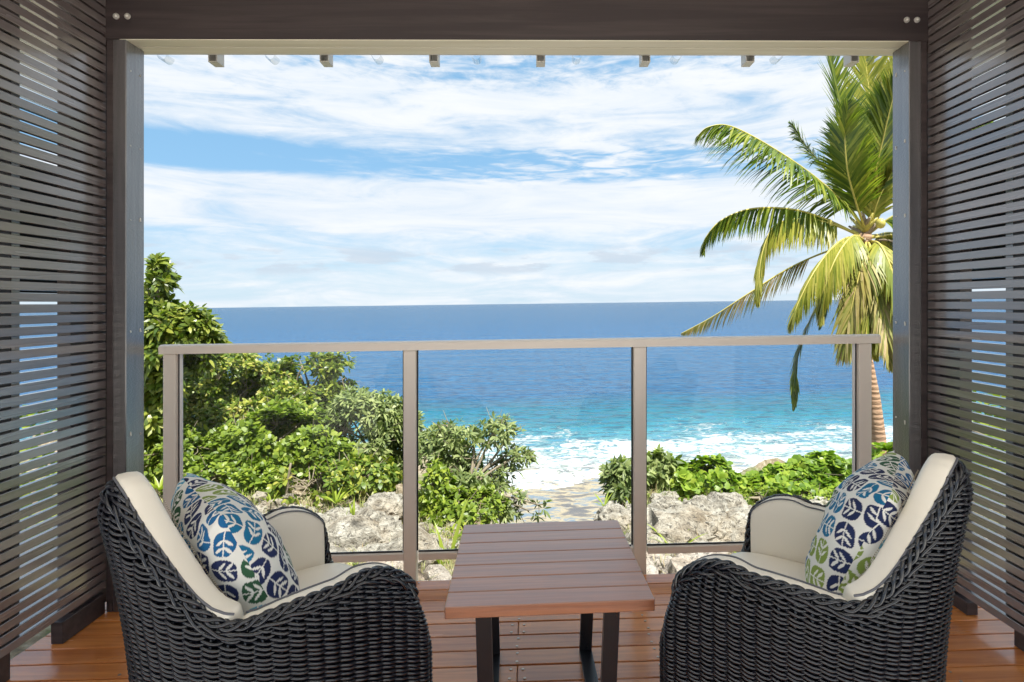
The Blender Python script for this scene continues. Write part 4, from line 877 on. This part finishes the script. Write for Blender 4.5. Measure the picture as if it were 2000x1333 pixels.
for i, (path, mt, L_, dr_) in enumerate(FR):
    frond(path, mt, L_, dr_, seed=100+i, ragged=0.12 if mt == 'frondd' else 0.03, n=104, start=0.16 if i not in (9, 12) else 0.30, hang={0: 0.75, 1: 0.5, 6: 0.95, 7: 0.95, 8: 0.8, 9: 1.0, 10: 0.6, 11: 0.6, 12: 0.6, 13: 0.8, 14: 0.5, 15: 0.5, 16: 0.8, 17: 0.1, 18: 0.1, 19: 0.7, 20: 0.5, 21: 0.8, 22: 0.8}.get(i, 0.1))
for i in range(16):                      # old leaf bases and flower stalks round the crown
    a = i*2.4; c = at(1688, 470-(i % 4)*9, 9.5); d = Vector((math.cos(a), math.sin(a)*0.8, 0.5+0.3*(i % 3))).normalized()
    padd(MB().tube([c, c+d*0.14, c+d*(0.26+0.05*(i % 3))+Vector((0, 0, -0.02))], [0.06, 0.04, 0.015], 6).build('leaf_base', M['twig'] if i % 2 else M['rachis'], palm, True))
for i in range(7):
    a = i*0.9+2.4; c = at(1690, 480, 9.5); e = c+Vector((math.cos(a)*0.55, math.sin(a)*0.5, 0.02*(i % 3)))
    padd(MB().tube(bez(c, c.lerp(e, 0.5)+Vector((0, 0, 0.14)), e), [0.014]*7, 5).build('flower_stalk', M['twig'], palm, True))
for i, (px, py) in enumerate(((1618, 438), (1720, 437), (1668, 500))):
    import bmesh
    bm = bmesh.new(); bmesh.ops.create_icosphere(bm, subdivisions=2, radius=0.075)
    for v in bm.verts: v.co.z *= 1.15
    me = bpy.data.meshes.new('coconut'); bm.to_mesh(me); bm.free(); me.materials.append(M['rachis']); me.polygons.foreach_set('use_smooth', [True]*len(me.polygons)); o = link('coconut', me, palm); o.location = at(px, py, 9.2)-pc

# ------------------------------------------------------------------ rocks
def rock(px, py, Y, rx, ry, rz, seed, label, sub=5, group='pale limestone rocks below the deck'):
    bm = bmesh.new(); bmesh.ops.create_icosphere(bm, subdivisions=sub, radius=1.0); c = at(px, py, Y); rx *= 0.62; rz *= 0.72; ry *= 0.8
    for v in bm.verts:
        d = v.co.normalized(); p = Vector((d.x*rx, d.y*ry, d.z*rz)); q = p*2.2+Vector((seed*3.1, 0, 0))
        k = 1+0.30*noise.noise(q)+0.26*noise.noise(q*2.3)-0.26*abs(noise.noise(q*4.3))+0.16*noise.noise(q*8.0)
        cd = noise.voronoi(p*7+Vector((seed, 0, 0)))[0]; k += 0.10*min(cd[0]*1.6, 0.9)-0.05; k -= 0.22*max(0, noise.noise(q*12)-0.1)
        v.co = p*k
    me = bpy.data.meshes.new('limestone_rock'); bm.to_mesh(me); bm.free(); me.materials.append(M['rock'])
    o = link('limestone_rock', me); o.location = (c.x, c.y, c.z); o.rotation_euler.z = seed*0.0
    tag(o, label, 'rock', group)
rock(715, 1060, 5.6, 0.62, 0.5, 0.34, 1, 'large pitted pale rock beyond the far armrest of the left armchair')
rock(660, 1030, 6.0, 0.38, 0.35, 0.26, 2, 'pale rock with yellow tufts beside it, left of the second railing post', 4)
rock(755, 990, 6.2, 0.34, 0.3, 0.22, 3, 'smaller pale rock under the grey green bush', 4)
rock(840, 1090, 5.3, 0.42, 0.35, 0.22, 4, 'pale rock showing low between the second railing post and the table', 4)
rock(620, 1080, 5.2, 0.45, 0.35, 0.20, 5, 'low pale rock at the foot of the railing behind the left armchair', 4)
rock(760, 1120, 5.0, 0.5, 0.35, 0.2, 14, 'crumbly pale rock just under the bottom rail left of the table', 4)
rock(1360, 1035, 5.8, 0.70, 0.6, 0.36, 6, 'biggest grey and cream limestone outcrop right of the third railing post')
rock(1300, 1010, 6.2, 0.36, 0.3, 0.26, 7, 'upright pale limestone lump beneath the round leaved bush', 4)
rock(1420, 1000, 6.3, 0.44, 0.35, 0.24, 8, 'limestone ridge showing just above the right armchair armrest', 4)
rock(1200, 1020, 5.9, 0.34, 0.35, 0.24, 9, 'pale limestone edge above the gap, left of the third railing post', 4)
rock(1250, 1070, 5.4, 0.42, 0.35, 0.22, 10, 'pale rock at the right far corner of the table', 4)
rock(1340, 1105, 5.0, 0.5, 0.35, 0.18, 11, 'low pale rock under the bottom rail beside the strap leaved plant', 4)
rock(1475, 1060, 5.6, 0.45, 0.4, 0.28, 12, 'shaded limestone block touching the armrest of the right armchair', 4)
rock(1560, 1010, 6.2, 0.5, 0.4, 0.26, 13, 'limestone block hidden mostly behind the right armchair', 4)

def rubble(n, boxes, seed, label):
    g = np.random.default_rng(seed); bm = bmesh.new()
    for _ in range(n):
        b = boxes[g.integers(len(boxes))]; x = g.uniform(b[0], b[1]); y = g.uniform(b[2], b[3])
        if y > edge_y(x)-0.1 or noise.noise(Vector((x*1.1, y*1.1, 7.0))) < -0.15: continue
        r = float(np.exp(g.normal(-2.75, 0.55))); z = ground_z(x, y)+r*0.25; ret = bmesh.ops.create_icosphere(bm, subdivisions=2, radius=1.0); off = Vector(g.uniform(0, 90, 3)); sx, sy, sz = g.uniform(.7, 1.3), g.uniform(.7, 1.3), g.uniform(.45, .9)
        for v in ret['verts']:
            q = v.co.copy(); k = 1+0.45*noise.noise(q*1.3+off)+0.35*noise.noise(q*3.2+off); v.co = Vector((x+q.x*k*r*sx, y+q.y*k*r*sy, z+q.z*k*r*sz))
    me = bpy.data.meshes.new('rubble'); bm.to_mesh(me); bm.free(); me.materials.append(M['rock']); tag(link('rubble', me), label, kind='stuff')
rubble(900, [(-3.2, -0.4, 4.4, 6.6), (-2.6, -0.6, 4.4, 5.8), (0.3, 3.6, 4.4, 6.7), (0.3, 2.6, 4.4, 6.0)], 77, 'broken pale coral rubble between the larger rocks')

# ------------------------------------------------------------------ strap leaved plants and tufts
def strap_plant(px, py, Y, n, L, wd, label, seed, up=0.9, mat='strap', name='strap_leaved_plant', group='strap leaved plants among the rocks'):
    g = np.random.default_rng(seed); c = at(px, py, Y); root = empty(name, c, 0, label, 'plant', group)
    for k in range(n):
        a = k*2.4+g.uniform(-.3, .3); el_ = up*g.uniform(0.55, 1.2); d = Vector((math.cos(a)*math.cos(el_), math.sin(a)*math.cos(el_), math.sin(el_))); l = L*g.uniform(0.6, 1.1); s = Vector((-math.sin(a), math.cos(a), 0)); V = []; p = Vector((0, 0, 0)); m = 7
        for i in range(m+1):
            t = i/m; w_ = wd*(0.35+1.3*t if t < 0.4 else 0.87*(1-((t-0.4)/0.6)**1.7)+0.02); V += [p-s*w_, p+Vector((0, 0, -w_*0.5)), p+s*w_]; p = p+d*(l/m); d = (d+Vector((0, 0, -0.13*(0.4+t)))).normalized()
        F_ = [(3*i, 3*i+1, 3*i+4, 3*i+3) for i in range(m)]+[(3*i+1, 3*i+2, 3*i+5, 3*i+4) for i in range(m)]
        link('leaf', mk('leaf', [tuple(v) for v in V], F_, M[mat], True), root)
strap_plant(872, 1125, 4.9, 5, 0.62, 0.028, 'tall single strap leaved plant left of the table', 31, 1.35)
strap_plant(1320, 1085, 5.2, 17, 0.38, 0.016, 'largest spidery yellow green plant right of the third railing post', 32, 0.75)
strap_plant(1235, 1075, 5.3, 9, 0.24, 0.013, 'yellow green tuft at the far right corner of the table', 33, 0.8)
strap_plant(1500, 1045, 5.4, 10, 0.22, 0.016, 'dark green tuft against the rock by the right armrest', 34, 0.9, 'leaf_bright')
strap_plant(655, 985, 6.3, 14, 0.30, 0.016, 'bright yellow tuft on top of the pale rocks on the left', 35, 1.0)
strap_plant(690, 1020, 6.0, 9, 0.24, 0.016, 'yellow upright tuft in front of the large pitted rock', 36, 1.25)
strap_plant(530, 985, 6.4, 10, 0.24, 0.014, 'orange tinged tuft in the dry grass behind the left armchair', 37, 1.0)
strap_plant(310, 960, 6.5, 14, 0.32, 0.02, 'yellow fern like tuft between the left porch post and the railing', 38, 0.9)
strap_plant(1180, 990, 6.2, 9, 0.20, 0.012, 'small spiky tuft on the limestone edge above the reef', 39, 0.9)
strap_plant(860, 1060, 5.6, 11, 0.22, 0.014, 'yellow green tuft under the open branched tree', 40, 1.0)
st = MB(); p0 = at(558, 985, 6.5); st.tube(bez(p0, p0+Vector((0.01, 0, 0.2)), at(568, 905, 6.5)), [0.018, .017, .016, .015, .014, .013, .011], 6)
tag(st.build('bare_stake', M['twig'], None, True), 'bare upright stick in front of the bright bush', 'stick')

# dry grass and low creepers, countless: one sheet of blades
def blades(name, n, boxes, mat, L, wd, seed, label, lean=0.35):
    g = np.random.default_rng(seed); V = []; F_ = []
    ct = np.array([b[4] for b in boxes], float); ct /= ct.sum()
    for _ in range(n):
        b = boxes[g.choice(len(boxes), p=ct)]; x = g.uniform(b[0], b[1]); y = g.uniform(b[2], b[3])
        if noise.noise(Vector((x*1.8, y*1.8, seed))) < -0.12 or y > edge_y(x)+0.25: continue
        z = ground_z(x, y)-0.01; a = g.uniform(0, 6.28); l = L*g.uniform(0.4, 1.3); d = Vector((math.cos(a)*lean*g.uniform(.2, 2), math.sin(a)*lean*g.uniform(.2, 2), 1)).normalized(); s = Vector((-math.sin(a), math.cos(a), 0))*wd; k = len(V); p = Vector((x, y, z)); q = p+d*l*0.6; e = q+(d+Vector((d.x, d.y, -0.6))).normalized()*l*0.45
        V += [p-s, p+s, q+s*0.8, q-s*0.8, e]; F_ += [(k, k+1, k+2, k+3), (k+3, k+2, k+4)]
    tag(link(name, mk(name, [tuple(v) for v in V], F_, M[mat])), label, kind='stuff')
blades('dry_grass', 16000, [(-4.5, -0.3, 4.3, 7.0, 3), (0.4, 5.5, 4.3, 7.4, 3), (-0.5, 0.6, 4.3, 5.6, 0.6)], 'dry', 0.17, 0.0035, 51, 'dry straw coloured grass on the clifftop')
blades('creeper', 9000, [(-4.8, -0.3, 4.6, 7.2, 3), (0.6, 6.5, 4.6, 8.0, 3)], 'leaf_bright', 0.10, 0.014, 52, 'low green creeper on the clifftop', 0.8)
